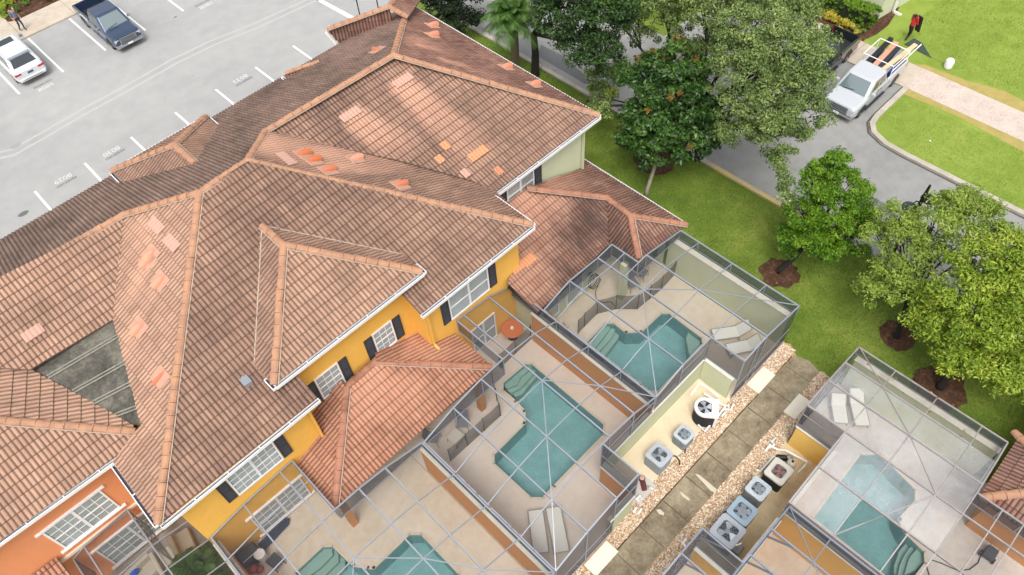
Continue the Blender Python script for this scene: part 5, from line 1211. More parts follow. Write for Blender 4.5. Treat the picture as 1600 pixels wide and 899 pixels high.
# white suv
sv = thing('parked_car', 'white suv with red tail lamps parked nose in', 'car', (5.45, 53.75, 0), math.pi / 2); sv.scale = (1.06, 1.06, 1.06); f = 2.38; hw = .95
secs = [section(f, hw * .8, .4, .78), section(f - .12, hw * .9, .34, .9), section(f - .5, hw * .97, .3, 1.0), section(f - 1.15, hw, .28, 1.08), section(-.6, hw, .28, 1.12), section(-f + .5, hw * .99, .3, 1.14), section(-f + .1, hw * .95, .36, 1.08), section(-f, hw * .88, .42, .96)]
mb = MB(); loft(mb, secs); obj('body', mb, paint_w, sv, local=True, bevel=.02)
cabin(sv, paint_w, -f + .12, 1.32, -f + .52, .62, hw - .06, hw - .2, 1.12, 1.72, [(.05, .24), (.27, .55), (.58, .88)], rear=2)
for s_ in (-1, 1):
    wheel(sv, f - .85, s_ * (hw - .02), .36); wheel(sv, -f + .95, s_ * (hw - .02), .36)
    obj('tail_light', MB().box(-f - .015, -f + .16, s_ * .52, s_ * (hw - .05), .80, .93), lamp_r, sv, local=True, bevel=.02); obj('headlight', MB().box(f - .25, f - .06, s_ * .5, s_ * (hw - .1), .68, .82), lamp_w, sv, local=True, bevel=.02)
    obj('roof_rail', MB().tube([(-1.7, s_ * .68, 1.72), (.4, s_ * .68, 1.72)], .018, 6), chrome, sv, local=True)
obj('sunroof', MB().box(-.25, .38, -.45, .45, 1.721, 1.735), glass_dark, sv, local=True); obj('spoiler', MB().box(-f + .38, -f + .62, -.66, .66, 1.70, 1.745), mat('greyish_spoiler', '#7d8a96', .3), sv, local=True, bevel=.02)
obj('number_plate', MB().box(-f - .02, -f - .003, -.17, .17, .72, .84), mat('plate_blue', '#3a4a75', .5), sv, local=True); obj('rear_bumper', MB().box(-f - .06, -f + .1, -hw * .85, hw * .85, .36, .55), paint_w, sv, local=True, bevel=.05); obj('bumper_vent', MB().box(-f - .066, -f - .05, -.55, .55, .45, .48), trim, sv, local=True)
mirrors(sv, .95, hw, 1.12, mat('blue_grey_mirror', '#7f93a8', .2, .3))

# ---------------------------------------------------------------- people
skin_d = mat('brown_skin', '#6b432f', .6); skin_l = mat('light_skin', '#c9967a', .6)
def person(label, foot, rz, mats, pose, h=1.72, hair='#1c1512'):
    """one continuous skinned body; mats by height: shoes, trousers, shirt, skin"""
    t = thing('person', label, 'person', foot, rz); k = h / 1.72
    J = {'pelvis': (0, 0, .95), 'belly': (0, .01, 1.12), 'chest': (0, .0, 1.34), 'neck': (0, 0, 1.47), 'head': (0, .015, 1.56), 'crown': (0, .02, 1.70)}
    R = {'pelvis': .135, 'belly': .125, 'chest': .145, 'neck': .055, 'head': .088, 'crown': .07}
    for s_, sd_ in ((-1, 'l'), (1, 'r')):
        for nm, v, r in (('hip', (.09 * s_, 0, .90), .095), ('knee', None, .062), ('ankle', None, .042), ('toe', None, .036), ('shoulder', (.19 * s_, 0, 1.66), .062), ('elbow', None, .045), ('wrist', None, .032), ('palm', None, .036), ('fingers', None, .02)):
            J[nm + sd_] = v or pose[nm + sd_]; R[nm + sd_] = r
        a, b = Vector(J['elbow' + sd_]), Vector(J['wrist' + sd_])
    names = list(J); E_ = [('pelvis', 'belly'), ('belly', 'chest'), ('chest', 'neck'), ('neck', 'head'), ('head', 'crown')]
    for q in 'lr': E_ += [('pelvis', 'hip' + q), ('hip' + q, 'knee' + q), ('knee' + q, 'ankle' + q), ('ankle' + q, 'toe' + q), ('chest', 'shoulder' + q), ('shoulder' + q, 'elbow' + q), ('elbow' + q, 'wrist' + q), ('wrist' + q, 'palm' + q), ('palm' + q, 'fingers' + q)]
    vs = [Vector(J[n_]) * k for n_ in names]; es = [(names.index(a), names.index(b)) for a, b in E_]
    for q in 'lr':                                         # thumb and three more finger chains from the palm
        p, f_ = Vector(J['palm' + q]), Vector(J['fingers' + q]); d = (f_ - p).normalized(); s_ = d.cross(Vector((1, 0, 0))).normalized()
        for off, ln in ((-.028, .075), (-.010, .085), (.026, .06)):
            vs.append((p + s_ * off + d * ln) * k); es.append((names.index('palm' + q), len(vs) - 1)); R[len(vs) - 1] = .010
        vs.append((p + s_ * .05 + d * .02) * k); es.append((names.index('palm' + q), len(vs) - 1)); R[len(vs) - 1] = .011
    me = bpy.data.meshes.new('body'); me.from_pydata([tuple(v) for v in vs], es, []); o = bpy.data.objects.new('body', me); scene.collection.objects.link(o); o.parent = t
    sk = o.modifiers.new('skin', 'SKIN'); sl_ = me.skin_vertices[0].data
    for i in range(len(vs)): r = R[names[i]] if i < len(names) else R[i]; sl_[i].radius = (r * k, r * k); sl_[i].use_root = (i == 0)
    sb = o.modifiers.new('sub', 'SUBSURF'); sb.levels = sb.render_levels = 2
    dg = bpy.context.evaluated_depsgraph_get(); m2 = bpy.data.meshes.new_from_object(o.evaluated_get(dg)); o.modifiers.clear(); o.data = m2; m2.materials.clear()
    for q in mats: m2.materials.append(q)
    segs = [(Vector(J[a]) * k, Vector(J[b]) * k, a) for a, b in E_]
    for p in m2.polygons:
        c = p.center; best = min(segs, key=lambda s__: (c - (s__[0] + (s__[1] - s__[0]) * max(0, min(1, (c - s__[0]).dot(s__[1] - s__[0]) / (s__[1] - s__[0]).length_squared)))).length)[2]
        i = 3
        if best.startswith('ankle'): i = 0
        elif best.startswith(('hip', 'knee')) or (best == 'pelvis' and c.z < 1.0 * k): i = 1
        elif best.startswith(('belly', 'chest', 'pelvis')) and c.z < 1.455 * k: i = 2
        elif best.startswith('shoulder'): i = 2
        p.material_index = i; p.use_smooth = True
    mb = MB(); hc = Vector((0, .0, 1.60)) * k; prof = []
    for a in range(0, 7): th = a / 6 * 1.75; prof.append((.098 * k * math.sin(th) + .001, .115 * k * math.cos(th)))
    mb.lathe(prof, (0, -.012 * k, 1.62 * k), 14); obj('hair', mb, mat('hair_' + hair.strip('#'), hair, .8), t, local=True, smooth=True)
    mb = MB(); mb.add([(-.014 * k, .10 * k, 1.575 * k), (.014 * k, .10 * k, 1.575 * k), (0, .125 * k, 1.575 * k), (0, .1 * k, 1.62 * k)], [(0, 1, 2), (0, 2, 3), (1, 3, 2)]); obj('nose', mb, mats[3], t, local=True)
    for s_ in (-1, 1):
        mb = MB(); mb.lathe([(.001, .013), (.012, .006), (.012, -.006), (.001, -.013)], (.032 * s_ * k, .1 * k, 1.625 * k), 8); obj('eye', mb, black, t, local=True)
        mb = MB(); mb.lathe([(.002, .03), (.018, .012), (.018, -.012), (.002, -.03)], (.092 * s_ * k, .0, 1.6 * k), 8); obj('ear', mb, mats[3], t, local=True)
    mb = MB(); mb.box(-.025 * k, .025 * k, .088 * k, .104 * k, 1.54 * k, 1.55 * k); obj('mouth', mb, mat('lips', '#7d3b36', .6), t, local=True)
    return t
walk = dict(kneel=(-.1, .12, .50), anklel=(-.1, .06, .09), toel=(-.1, .22, .04), kneer=(.1, .02, .49), ankler=(.1, -.22, .12), toer=(.1, -.08, .035), elbowl=(-.26, -.06, 1.12), wristl=(-.25, .06, .90), palml=(-.245, .09, .84), fingersl=(-.24, .10, .77), elbowr=(.26, .02, 1.11), wristr=(.25, .15, .91), palmr=(.245, .18, .86), fingersr=(.24, .21, .79))
person('pedestrian in grey shirt and dark trousers crossing the car park walk', (7.25, 57.4, .1), math.radians(200), [black, mat('navy_trousers', '#30344a', .9), mat('grey_shirt', '#6d7484', .9), skin_l], walk, hair='#3a2a20')
carry = dict(kneel=(-.11, .14, .50), anklel=(-.12, .14, .09), toel=(-.12, .28, .04), kneer=(.11, .02, .49), ankler=(.11, -.2, .11), toer=(.11, -.07, .035), elbowl=(-.27, .08, 1.14), wristl=(-.14, .26, 1.16), palml=(-.08, .28, 1.18), fingersl=(-.02, .27, 1.2), elbowr=(.28, .06, 1.16), wristr=(.12, .25, 1.26), palmr=(.05, .26, 1.28), fingersr=(-.02, .25, 1.3))
c = at(1416, 62); person('man in red shirt and black shorts carrying a dark panel over the lawn', (c.x, c.y, .02), math.radians(245), [black, mat('black_shorts', '#1f1f22', .9), mat('red_shirt', '#c3232c', .85), skin_d], carry, h=1.75)
R4 = Matrix.Translation((c.x, c.y, 0)) @ Matrix.Rotation(math.radians(245), 4, 'Z'); mb = MB(); mb.bar(R4 @ Vector((.30, .22, .75)), R4 @ Vector((.26, .12, 1.75)), .38, .06, R4.to_3x3() @ Vector((0, 1, 0))); o = obj('dark_panel', mb, mat('dark_panel_brown', '#2d221f', .8)); tag(o, 'narrow dark panel held upright against the red shirt', 'panel')
# things on the far lawn
mb = MB(); q = [at(1413, 70), at(1427, 63), at(1440, 68), at(1455, 91)]; mb.add([(p.x, p.y, .03) for p in q] + [(p.x, p.y, .05 + .10 * (i == 1)) for i, p in enumerate(q)], [(0, 1, 2, 3), (4, 5, 6, 7), (0, 1, 5, 4), (1, 2, 6, 5), (2, 3, 7, 6), (3, 0, 4, 7)])
o = obj('ground_sheet', mb, mat('dark_green_sheet', '#33403b', .8, var=.1, vs=3)); tag(o, 'dark green sheet spread on the bright lawn', 'sheet')
c = at(1480, 106); t = thing('plastic_barrel', 'white plastic barrel standing on the bright lawn', 'barrel', (c.x, c.y, .01)); mb = MB(); mb.lathe([(.2, 0), (.24, .05), (.25, .2), (.23, .22), (.25, .24), (.25, .4), (.23, .42), (.24, .5), (.2, .55)], n=20); obj('body', mb, pvc, t, local=True); mb = MB(); mb.lathe([(.19, .551), (.19, .57), (.04, .58)], n=20); obj('lid', mb, white, t, local=True)
c = at(1453, 221); mb = MB(); mb.lathe([(.04, 0), (.06, .02), (.04, .05)], (c.x, c.y, .01), 10); o = obj('paper_cup', mb, white); tag(o, 'tiny white cup lying on the island lawn', 'cup')
# street lamp at the kerb, standing between the young trees
t = thing('street_lamp', 'black two arm street lamp rising behind the bright trees', 'street lamp', (27.7, 3.55, 0)); p0 = at(1440, 314, 5.2)
t.location = (p0.x, p0.y, 0)
mb = MB(); mb.lathe([(.16, 0), (.14, .3), (.09, .4), (.085, 5.5), (.05, 6.15)], n=12); obj('pole', mb, black, t, local=True)
for dx, dy in ((-.55, .2), (.42, -.15)):
    mb = MB(); mb.tube([(0, 0, 5.1), (dx * .6, dy * .6, 5.35), (dx, dy, 5.2)], .03, 6); a_ = obj('arm', mb, black, t, local=True)
    mb = MB(); mb.lathe([(.05, .12), (.1, .06), (.32, -.08), (.34, -.13), (.1, -.15)], (dx, dy, 5.2), 18); obj('lamp_shade', mb, mat('lamp_black_blue', '#1c2738', .35), t, local=True)
for px, ztop in (((569, 52), 3.2), ((596, 36), 3.2)):
    c = at(*px); c = Vector((c.x - (0 if True else 0), c.y, 0)); t = thing('sign_post', 'thin dark sign post standing at the car park edge' if px[0] == 569 else 'second thin dark post further up the car park edge', 'post', (c.x, c.y, 0)); mb = MB(); mb.tube([(0, 0, 0), (0, 0, 3.)], .04, 8); obj('post', mb, trim, t, local=True); mb = MB(); mb.box(-.2, .2, -.012, .012, 2.5, 2.98); obj('sign_plate', mb, alu, t, local=True)

# ---------------------------------------------------------------- trees and planting
bark = mat('dark_bark', '#2b2420', .95, var=.35, vs=6, bump=.8, bs=14); bark_p = mat('pale_bark', '#9c9280', .9, var=.3, vs=5, bump=.5, bs=14); bark_g = mat('grey_bark', '#5d544b', .95, var=.35, vs=6, bump=.8)
def leaves(name, clumps, per, size, m, parent, asp=.5, spread=1., flat=.5, droop=0.):
    """clumps: (x, y, z, radius, tone). leaf shaped quads scattered in each clump"""
    C0 = np.array([c[:3] for c in clumps]); R0 = np.array([c[3] for c in clumps]); T0 = np.array([c[4] for c in clumps]); n = len(clumps) * per
    idx = np.repeat(np.arange(len(clumps)), per); d = rng.normal(0, 1, (n, 3)); d /= np.linalg.norm(d, axis=1)[:, None]
    rad = R0[idx] * rng.uniform(.15, 1., n) ** .5; ctr = C0[idx] + d * rad[:, None] * np.array([1, 1, .62]) * spread
    nrm = d * .55 + np.array([0, 0, flat]) + rng.normal(0, .38, (n, 3)); nrm /= np.linalg.norm(nrm, axis=1)[:, None]
    ax = rng.normal(0, 1, (n, 3)); ax -= (ax * nrm).sum(1)[:, None] * nrm; ax[:, 2] -= droop; ax /= np.linalg.norm(ax, axis=1)[:, None]; bx = np.cross(nrm, ax)
    s = size * rng.uniform(.6, 1.35, n)[:, None]
    V = np.stack([ctr - ax * s, ctr + bx * s * asp, ctr + ax * s, ctr - bx * s * asp], 1).reshape(-1, 3); off = np.array(parent.location); V = V - off
    me = bpy.data.meshes.new(name); me.vertices.add(4 * n); me.vertices.foreach_set('co', V.ravel()); me.loops.add(4 * n); me.loops.foreach_set('vertex_index', np.arange(4 * n, dtype=np.int32)); me.polygons.add(n)
    me.polygons.foreach_set('loop_start', np.arange(0, 4 * n, 4, dtype=np.int32)); me.polygons.foreach_set('loop_total', np.full(n, 4, dtype=np.int32))
    at_ = me.attributes.new('tone', 'FLOAT', 'POINT'); at_.data.foreach_set('value', np.repeat(np.clip(T0[idx] + rng.normal(0, .08, n), 0, 1), 4)); me.update(); me.validate()
    me.materials.append(m); o = bpy.data.objects.new(name, me); scene.collection.objects.link(o); o.parent = parent; return o
def clumps_in(blobs, dens=1., rc=(.35, .6), shell=.45):
    """blobs (x, y, z, rx, rz): clumps mostly near the surface of each blob"""
    out = []
    for (x, y, z, rx, rz) in blobs:
        k = max(4, int(dens * 11 * rx * rx * (.6 + rz / rx * .4)))
        for _ in range(k):
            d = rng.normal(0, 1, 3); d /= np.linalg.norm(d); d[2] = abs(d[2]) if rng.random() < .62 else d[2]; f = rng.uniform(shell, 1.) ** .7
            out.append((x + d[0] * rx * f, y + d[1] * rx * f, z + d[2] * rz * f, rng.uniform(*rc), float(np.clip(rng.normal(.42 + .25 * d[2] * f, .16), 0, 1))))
    return out
def pb(px, py, z, rx, rz=None): p = at(px, py, z); return (p.x, p.y, z, rx, rz or rx * .75)
def tree(name, label, base, blobs, m, bm_, r0=.2, per=90, size=.11, dens=1., rc=(.35, .6), asp=.5, fork=.45, group=None, shell=.45, flat=.5, lean=None, droop=0.):
    b = Vector((base[0], base[1], 0)); t = thing(name, label, 'tree', (b.x, b.y, 0), group=group)
    cz = sum(q[2] for q in blobs) / len(blobs); cc = Vector((sum(q[0] for q in blobs) / len(blobs), sum(q[1] for q in blobs) / len(blobs), cz)); fk = b.lerp(cc, fork) if lean is None else Vector(lean)
    pts = [b + Vector((0, 0, -.1)), b + Vector((.03, .02, .25)), b.lerp(fk, .55) + Vector((.05, -.04, 0)), fk]
    mb = MB(); mb.tube(pts, r0, 10, r0 * .62); trunk = obj('trunk', mb, bm_, t, smooth=True)
    for q in blobs:
        if q[3] < .75 and len(blobs) > 15: continue
        e = Vector(q[:3]); mid = fk.lerp(e, .5) + Vector((random.uniform(-.2, .2), random.uniform(-.2, .2), .15)); mb = MB(); mb.tube([fk, mid, e], r0 * .42, 6, r0 * .1); obj('limb', mb, bm_, trunk, smooth=True)
        for _ in range(4):
            d = Vector((random.uniform(-1, 1), random.uniform(-1, 1), random.uniform(-.1, .8))) * q[3] * .8; mb = MB(); mb.tube([mid.lerp(e, random.uniform(.2, 1)), e + d * .6 + Vector((0, 0, .1)), e + d], r0 * .14, 5, r0 * .04); obj('twig', mb, bm_, trunk)
    leaves('crown', clumps_in(blobs, dens, rc, shell), per, size, m, t, asp=asp, flat=flat, droop=droop); return t
oak_m = leaf_mat('oak_leaves', '#35491f', '#6e8447', '#a9b96e'); oak_dm = leaf_mat('dark_oak_leaves', '#16240e', '#2f4a20', '#56763a'); mag_m = leaf_mat('magnolia_leaves', '#15270e', '#345423', '#66873c', .3)
cyp_m = leaf_mat('cypress_leaves', '#2c4c0a', '#577f14', '#86a52c'); yel_m = leaf_mat('bright_leaves', '#456316', '#7e962a', '#b3be4c'); thin_m = leaf_mat('airy_leaves', '#4a641c', '#80983a', '#b3c060')
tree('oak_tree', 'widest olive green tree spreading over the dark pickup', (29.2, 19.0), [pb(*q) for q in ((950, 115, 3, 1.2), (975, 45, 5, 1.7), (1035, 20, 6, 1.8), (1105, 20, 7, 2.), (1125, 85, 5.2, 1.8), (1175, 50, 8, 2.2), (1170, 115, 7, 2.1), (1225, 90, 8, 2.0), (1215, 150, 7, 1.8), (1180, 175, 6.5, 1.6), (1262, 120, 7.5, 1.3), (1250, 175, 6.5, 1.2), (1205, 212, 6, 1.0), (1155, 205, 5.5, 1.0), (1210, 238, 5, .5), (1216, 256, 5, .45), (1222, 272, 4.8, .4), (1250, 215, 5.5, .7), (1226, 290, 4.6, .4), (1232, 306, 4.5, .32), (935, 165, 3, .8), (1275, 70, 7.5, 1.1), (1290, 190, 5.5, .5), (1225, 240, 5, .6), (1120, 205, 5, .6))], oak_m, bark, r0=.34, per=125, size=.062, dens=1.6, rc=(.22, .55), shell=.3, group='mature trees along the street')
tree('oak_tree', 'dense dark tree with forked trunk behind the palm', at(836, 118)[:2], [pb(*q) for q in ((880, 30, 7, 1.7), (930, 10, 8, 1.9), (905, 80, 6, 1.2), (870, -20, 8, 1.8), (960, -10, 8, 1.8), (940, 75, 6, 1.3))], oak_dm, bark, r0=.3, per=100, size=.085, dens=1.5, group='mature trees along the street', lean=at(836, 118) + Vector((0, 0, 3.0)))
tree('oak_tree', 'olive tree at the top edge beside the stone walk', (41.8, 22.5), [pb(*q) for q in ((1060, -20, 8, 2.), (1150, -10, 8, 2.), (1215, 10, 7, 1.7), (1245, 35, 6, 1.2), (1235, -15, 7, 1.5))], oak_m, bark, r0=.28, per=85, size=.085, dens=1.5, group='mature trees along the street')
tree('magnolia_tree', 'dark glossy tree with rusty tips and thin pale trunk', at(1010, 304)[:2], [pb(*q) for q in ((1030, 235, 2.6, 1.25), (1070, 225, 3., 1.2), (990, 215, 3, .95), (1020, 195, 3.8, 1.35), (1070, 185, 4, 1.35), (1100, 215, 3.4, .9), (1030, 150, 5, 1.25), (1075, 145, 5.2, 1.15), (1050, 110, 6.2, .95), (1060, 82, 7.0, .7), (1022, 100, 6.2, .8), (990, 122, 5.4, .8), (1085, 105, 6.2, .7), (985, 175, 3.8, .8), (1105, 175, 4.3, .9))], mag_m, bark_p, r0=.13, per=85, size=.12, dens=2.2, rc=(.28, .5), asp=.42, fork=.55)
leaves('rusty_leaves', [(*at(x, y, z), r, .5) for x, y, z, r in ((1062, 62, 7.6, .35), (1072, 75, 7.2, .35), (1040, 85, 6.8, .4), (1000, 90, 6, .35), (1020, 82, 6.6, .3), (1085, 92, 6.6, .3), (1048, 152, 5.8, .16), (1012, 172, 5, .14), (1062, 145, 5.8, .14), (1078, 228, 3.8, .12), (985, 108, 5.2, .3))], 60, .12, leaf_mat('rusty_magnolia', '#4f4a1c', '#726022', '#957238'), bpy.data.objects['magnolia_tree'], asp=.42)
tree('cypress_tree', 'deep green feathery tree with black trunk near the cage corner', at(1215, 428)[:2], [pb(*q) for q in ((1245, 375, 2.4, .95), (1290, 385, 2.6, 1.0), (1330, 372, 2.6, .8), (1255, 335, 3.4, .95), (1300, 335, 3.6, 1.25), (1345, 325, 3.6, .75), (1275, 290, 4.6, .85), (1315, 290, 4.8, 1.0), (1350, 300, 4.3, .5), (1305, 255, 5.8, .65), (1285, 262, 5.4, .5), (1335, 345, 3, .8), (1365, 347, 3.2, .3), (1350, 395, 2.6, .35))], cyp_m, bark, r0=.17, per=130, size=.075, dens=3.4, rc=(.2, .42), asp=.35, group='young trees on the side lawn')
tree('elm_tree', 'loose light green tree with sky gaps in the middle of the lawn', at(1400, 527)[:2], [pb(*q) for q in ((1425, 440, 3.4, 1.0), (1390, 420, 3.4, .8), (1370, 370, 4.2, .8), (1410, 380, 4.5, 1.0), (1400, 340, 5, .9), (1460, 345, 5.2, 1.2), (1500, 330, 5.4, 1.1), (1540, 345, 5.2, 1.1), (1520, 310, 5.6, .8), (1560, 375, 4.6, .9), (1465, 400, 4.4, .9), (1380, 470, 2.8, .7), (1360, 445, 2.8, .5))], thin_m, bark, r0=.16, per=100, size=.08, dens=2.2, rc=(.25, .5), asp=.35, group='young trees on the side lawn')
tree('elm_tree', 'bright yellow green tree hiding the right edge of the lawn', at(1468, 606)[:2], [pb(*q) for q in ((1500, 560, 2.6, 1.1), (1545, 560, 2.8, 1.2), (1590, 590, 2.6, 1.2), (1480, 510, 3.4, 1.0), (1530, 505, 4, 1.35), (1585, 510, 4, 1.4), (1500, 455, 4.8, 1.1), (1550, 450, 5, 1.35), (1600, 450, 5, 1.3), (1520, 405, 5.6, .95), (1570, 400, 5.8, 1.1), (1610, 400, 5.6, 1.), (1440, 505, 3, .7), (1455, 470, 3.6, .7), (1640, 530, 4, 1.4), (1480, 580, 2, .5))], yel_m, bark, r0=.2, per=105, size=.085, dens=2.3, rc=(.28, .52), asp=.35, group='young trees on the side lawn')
tree('crape_myrtle', 'small slim tree with pale tips behind the roof corner', at(918, 162)[:2], [pb(*q) for q in ((925, 118, 2.2, .35), (935, 138, 1.8, .5), (950, 150, 2, .6))], thin_m, bark_g, r0=.09, per=80, size=.075, dens=3, rc=(.2, .4))
tree('shade_tree', 'blackish green tree behind the far roof corner', (26.6, 36.8), [pb(*q) for q in ((690, 10, 2.6, 1.1), (725, 5, 2.4, 1.0), (712, 30, 1.8, .8), (740, 25, 1.6, .6), (670, -15, 3, 1.2), (735, -25, 3, 1.2))], leaf_mat('blackish_leaves', '#0c160a', '#1b2c14', '#34491f'), bark, r0=.2, per=110, size=.09, dens=1.7)
# palms
def palm(label, base, z, r, m, nf=30, L=1.9):
    b = Vector((base[0], base[1], 0)); t = thing('palm_tree', label, 'palm tree', (b.x, b.y, 0)); mb = MB()
    mb.lathe([(r * 1.15, 0), (r * .95, .3), (r, z * .5), (r * 1.1, z * .9), (r * .7, z)], n=12); obj('trunk', mb, mat('palm_trunk', '#7a6b55', .95, var=.4, vs=4, bump=1.), t, local=True)
    for k in range(nf):
        a = k * 2.399; el = 1.25 - 1.75 * (k / nf); mb = MB(); pts = []; LL = L * random.uniform(.85, 1.1)
        for i in range(7): f_ = i / 6; pts.append(Vector((math.cos(a) * LL * f_ * math.cos(el) , math.sin(a) * LL * f_ * math.cos(el), z + LL * f_ * math.sin(el) - 1.0 * f_ * f_ * LL * .45)))
        mb.tube(pts, .02, 4, .006); d0 = Vector((-math.sin(a), math.cos(a), 0))
        for i in range(1, 7):
            for j in range(5):
                p = pts[i - 1].lerp(pts[i], j / 5); fw = (pts[i] - pts[i - 1]).normalized()
                for s_ in (-1, 1):
                    ln = .3 * L * math.sin(math.pi * min(1, (i + j / 5) / 7.4)) + .12; tip = p + d0 * s_ * ln * .8 + fw * ln * .55 + Vector((0, 0, -ln * .35)); w_ = fw * .022 * L
                    mb.add([p - w_, p + w_, tip], [(0, 1, 2)])
        obj('frond', mb, m, t, local=True)
    return t
palm_m = leaf_mat('palm_fronds', '#3f5f26', '#6c8d44', '#a2bb72')
palm('pale green palm with stout scaly trunk above the roof edge', at(806, 112)[:2], 4.3, .28, palm_m, nf=40, L=1.9)
palm('green potted palm inside the orange house screen cage', at(318, 905)[:2], .9, .1, leaf_mat('indoor_palm', '#3c5a1c', '#5f7d2c', '#8a9a4a'), nf=26, L=1.35)
# shrubs and hedges
def hedge(label, poly, z, m, name='hedge', per=60, size=.05, dens=38, cat='hedge'):
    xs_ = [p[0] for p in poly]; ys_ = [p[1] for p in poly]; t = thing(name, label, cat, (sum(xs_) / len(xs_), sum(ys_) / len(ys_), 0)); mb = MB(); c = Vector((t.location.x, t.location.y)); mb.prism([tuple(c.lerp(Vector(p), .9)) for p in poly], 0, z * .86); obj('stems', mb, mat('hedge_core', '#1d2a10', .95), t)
    cl = []; A0, A1, B0, B1 = min(xs_), max(xs_), min(ys_), max(ys_); n = int((A1 - A0) * (B1 - B0) * dens)
    def ins(x, y):
        r_ = False; k = len(poly) - 1
        for i in range(len(poly)):
            if (ys_[i] > y) != (ys_[k] > y) and x < (xs_[k] - xs_[i]) * (y - ys_[i]) / (ys_[k] - ys_[i]) + xs_[i]: r_ = not r_
            k = i
        return r_
    for _ in range(n):
        x, y = random.uniform(A0, A1), random.uniform(B0, B1)
        if ins(x, y): cl.append((x, y, z * .95, .13, random.uniform(.5, .9)))
    for i in range(len(poly)):
        a, b = Vector(poly[i]), Vector(poly[(i + 1) % len(poly)]); k = int((b - a).length * 4 * max(1, z / .4))
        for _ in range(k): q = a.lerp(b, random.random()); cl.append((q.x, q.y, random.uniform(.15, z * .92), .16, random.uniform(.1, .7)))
    leaves('foliage', cl, per, size, m, t); return t
hd = [(44.3, 14.9), (45.35, 14.75), (45.35, 24), (44.3, 24)]
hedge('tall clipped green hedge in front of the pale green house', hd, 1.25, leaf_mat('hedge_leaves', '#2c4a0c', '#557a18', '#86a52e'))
def shrub(label, px, r, h, m, grp, name='shrub', per=70, size=.06, z0=0.):
    c = at(px[0], px[1], z0); t = thing(name, label, 'shrub', (c.x, c.y, z0), group=grp); mb = MB(); mb.tube([c, c + Vector((0, 0, h * .5))], .03, 6); obj('stem', mb, bark, t)
    cl = [(c.x + rng.normal(0, r * .4), c.y + rng.normal(0, r * .4), z0 + abs(rng.normal(h * .45, h * .22)), r * .42, float(rng.uniform(.2, .95))) for _ in range(max(5, int(22 * r)))]; leaves('foliage', cl, per, size, m, t); return t
gold = leaf_mat('golden_leaves', '#7c7a1e', '#b3a437', '#d8c964'); lime = leaf_mat('lime_leaves', '#5d7a1c', '#8aa52f', '#bccb55'); mid = leaf_mat('mid_green_leaves', '#35521a', '#557428', '#7f9a44')
for i, px in enumerate(((1272, 14), (1283, 22), (1295, 28), (1306, 35), (1317, 42), (1326, 47))): shrub('low golden shrub in the row below the clipped hedge', px, .5, .55, gold, 'golden shrubs below the clipped hedge')
shrub('weedy green shrub at the end of the golden row', (1340, 52), .4, .4, mid, None)
for i, (px, m_, lb) in enumerate((((8, 10), lime, 'big yellow green shrub at the corner of the planting bed'), ((5, 25), lime, 'spiky lime shrub next to the corner walk'), ((25, 18), mid, 'round green shrub between the lime shrubs and the pedestrian'), ((42, 7), mid, 'rounded green shrub directly behind the pedestrian'), ((20, 2), gold, 'golden shrub at the top left edge'), ((70, 1), mid, 'small green shrub near the end of the bed'))): shrub(lb, px, .62 if i in (0, 4) else .45, .6, m_, None, z0=.09)

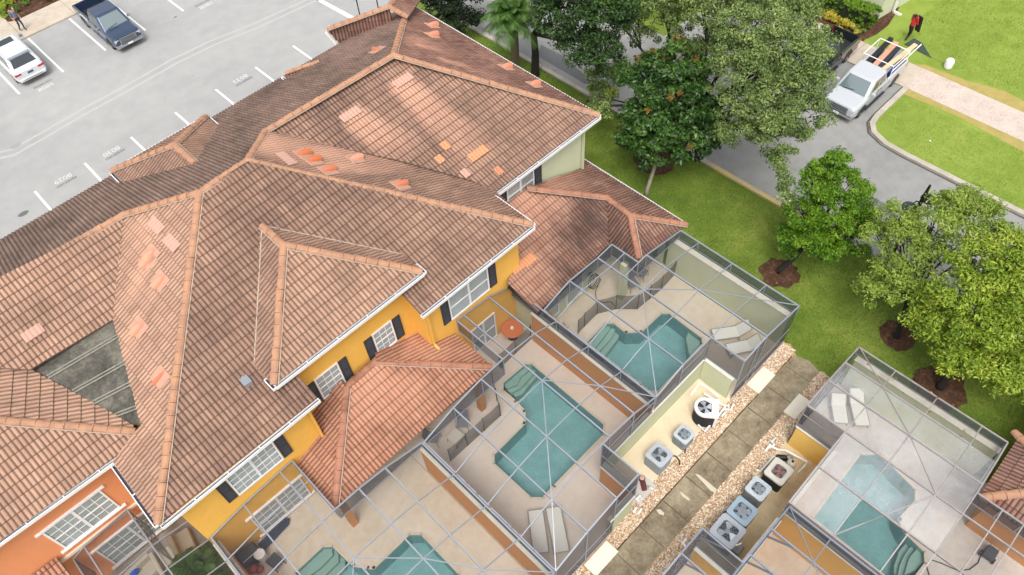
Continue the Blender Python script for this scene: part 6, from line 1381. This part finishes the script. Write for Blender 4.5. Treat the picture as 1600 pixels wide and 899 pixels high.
# grass blades over the lawns: one stuff object for each lawn
def blades(name, label, regs, dens, m, size=.055):
    P_ = []
    for (x0, x1, y0, y1) in regs: n = int((x1 - x0) * (y1 - y0) * dens); P_.append(np.stack([rng.uniform(x0, x1, n), rng.uniform(y0, y1, n)], 1))
    P_ = np.concatenate(P_)
    for px, rr in (((1218, 427), .9), ((1402, 525), .8), ((1468, 608), 1.1), ((1024, 252), 1.1)): c = at(*px); P_ = P_[np.hypot(P_[:, 0] - c.x, P_[:, 1] - c.y) > rr]
    n = len(P_); a = rng.uniform(0, 6.283, n); s_ = size * rng.uniform(.5, 1.4, n); w_ = .014; z = rng.uniform(.0, .01, n); dx, dy = np.cos(a), np.sin(a); lx, ly = rng.normal(0, .03, n), rng.normal(0, .03, n)
    V = np.stack([np.stack([P_[:, 0] - dx * w_, P_[:, 1] - dy * w_, z], 1), np.stack([P_[:, 0] + dx * w_, P_[:, 1] + dy * w_, z], 1), np.stack([P_[:, 0] + lx, P_[:, 1] + ly, s_ + .01], 1)], 1).reshape(-1, 3)
    me = bpy.data.meshes.new(name); me.vertices.add(3 * n); me.vertices.foreach_set('co', V.ravel()); me.loops.add(3 * n); me.loops.foreach_set('vertex_index', np.arange(3 * n, dtype=np.int32)); me.polygons.add(n)
    me.polygons.foreach_set('loop_start', np.arange(0, 3 * n, 3, dtype=np.int32)); me.polygons.foreach_set('loop_total', np.full(n, 3, dtype=np.int32)); me.update()
    cl = (np.sin(P_[:, 0] * 1.3 + np.sin(P_[:, 1] * .9) * 2) * np.sin(P_[:, 1] * .8 + 1.7 * np.sin(P_[:, 0] * .5)) * .25 + .5 + rng.normal(0, .15, n)); at2 = me.attributes.new('tone', 'FLOAT', 'POINT'); at2.data.foreach_set('value', np.repeat(np.clip(cl, 0, 1), 3))
    me.materials.append(m); o = bpy.data.objects.new(name, me); scene.collection.objects.link(o); tag(o, label, 'grass', kind='stuff')
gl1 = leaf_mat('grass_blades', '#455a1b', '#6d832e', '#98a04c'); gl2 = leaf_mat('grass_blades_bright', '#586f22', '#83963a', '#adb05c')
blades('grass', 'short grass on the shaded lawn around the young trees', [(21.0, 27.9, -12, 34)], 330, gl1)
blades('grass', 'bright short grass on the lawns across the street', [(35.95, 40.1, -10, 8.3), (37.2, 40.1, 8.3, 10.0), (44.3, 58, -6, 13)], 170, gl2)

# dry leaves caught along the cage beams
cl = [(13.45 + random.uniform(-.06, .06), random.uniform(7.4, 13.2) if random.random() < .7 else random.uniform(12.6, 13.3), 2.84, .07, random.random()) for _ in range(46)] + [(random.uniform(5.66, 5.8), random.uniform(6.5, 11.0), 2.76, .06, random.random()) for _ in range(16)]
cl += [(21.0 + random.uniform(-1.3, .05), random.uniform(-3.2, 2.6), 2.76, .06, random.random()) for _ in range(20)]
e = bpy.data.objects.new('litter_origin', None); lo_ = leaves('leaf_litter', cl, 7, .035, leaf_mat('dry_leaves', '#5f4a36', '#a5805c', '#cfae8a'), e); lo_.parent = None; bpy.data.objects.remove(e)
tag(lo_, 'dry leaves caught along the beams of the screen cages', 'leaf litter', kind='stuff')
cl = [(float(x), float(y), .03, .05, random.random()) for x, y in zip(rng.uniform(21.5, 27.8, 260), rng.uniform(-3, 26, 260))]
e = bpy.data.objects.new('litter_origin', None); lo_ = leaves('leaf_litter', cl, 2, .04, leaf_mat('fallen_leaves', '#6b5a2e', '#9c8a4a', '#c7b878'), e); lo_.parent = None; bpy.data.objects.remove(e)
tag(lo_, 'fallen leaves scattered on the shaded side lawn', 'leaf litter', kind='stuff')
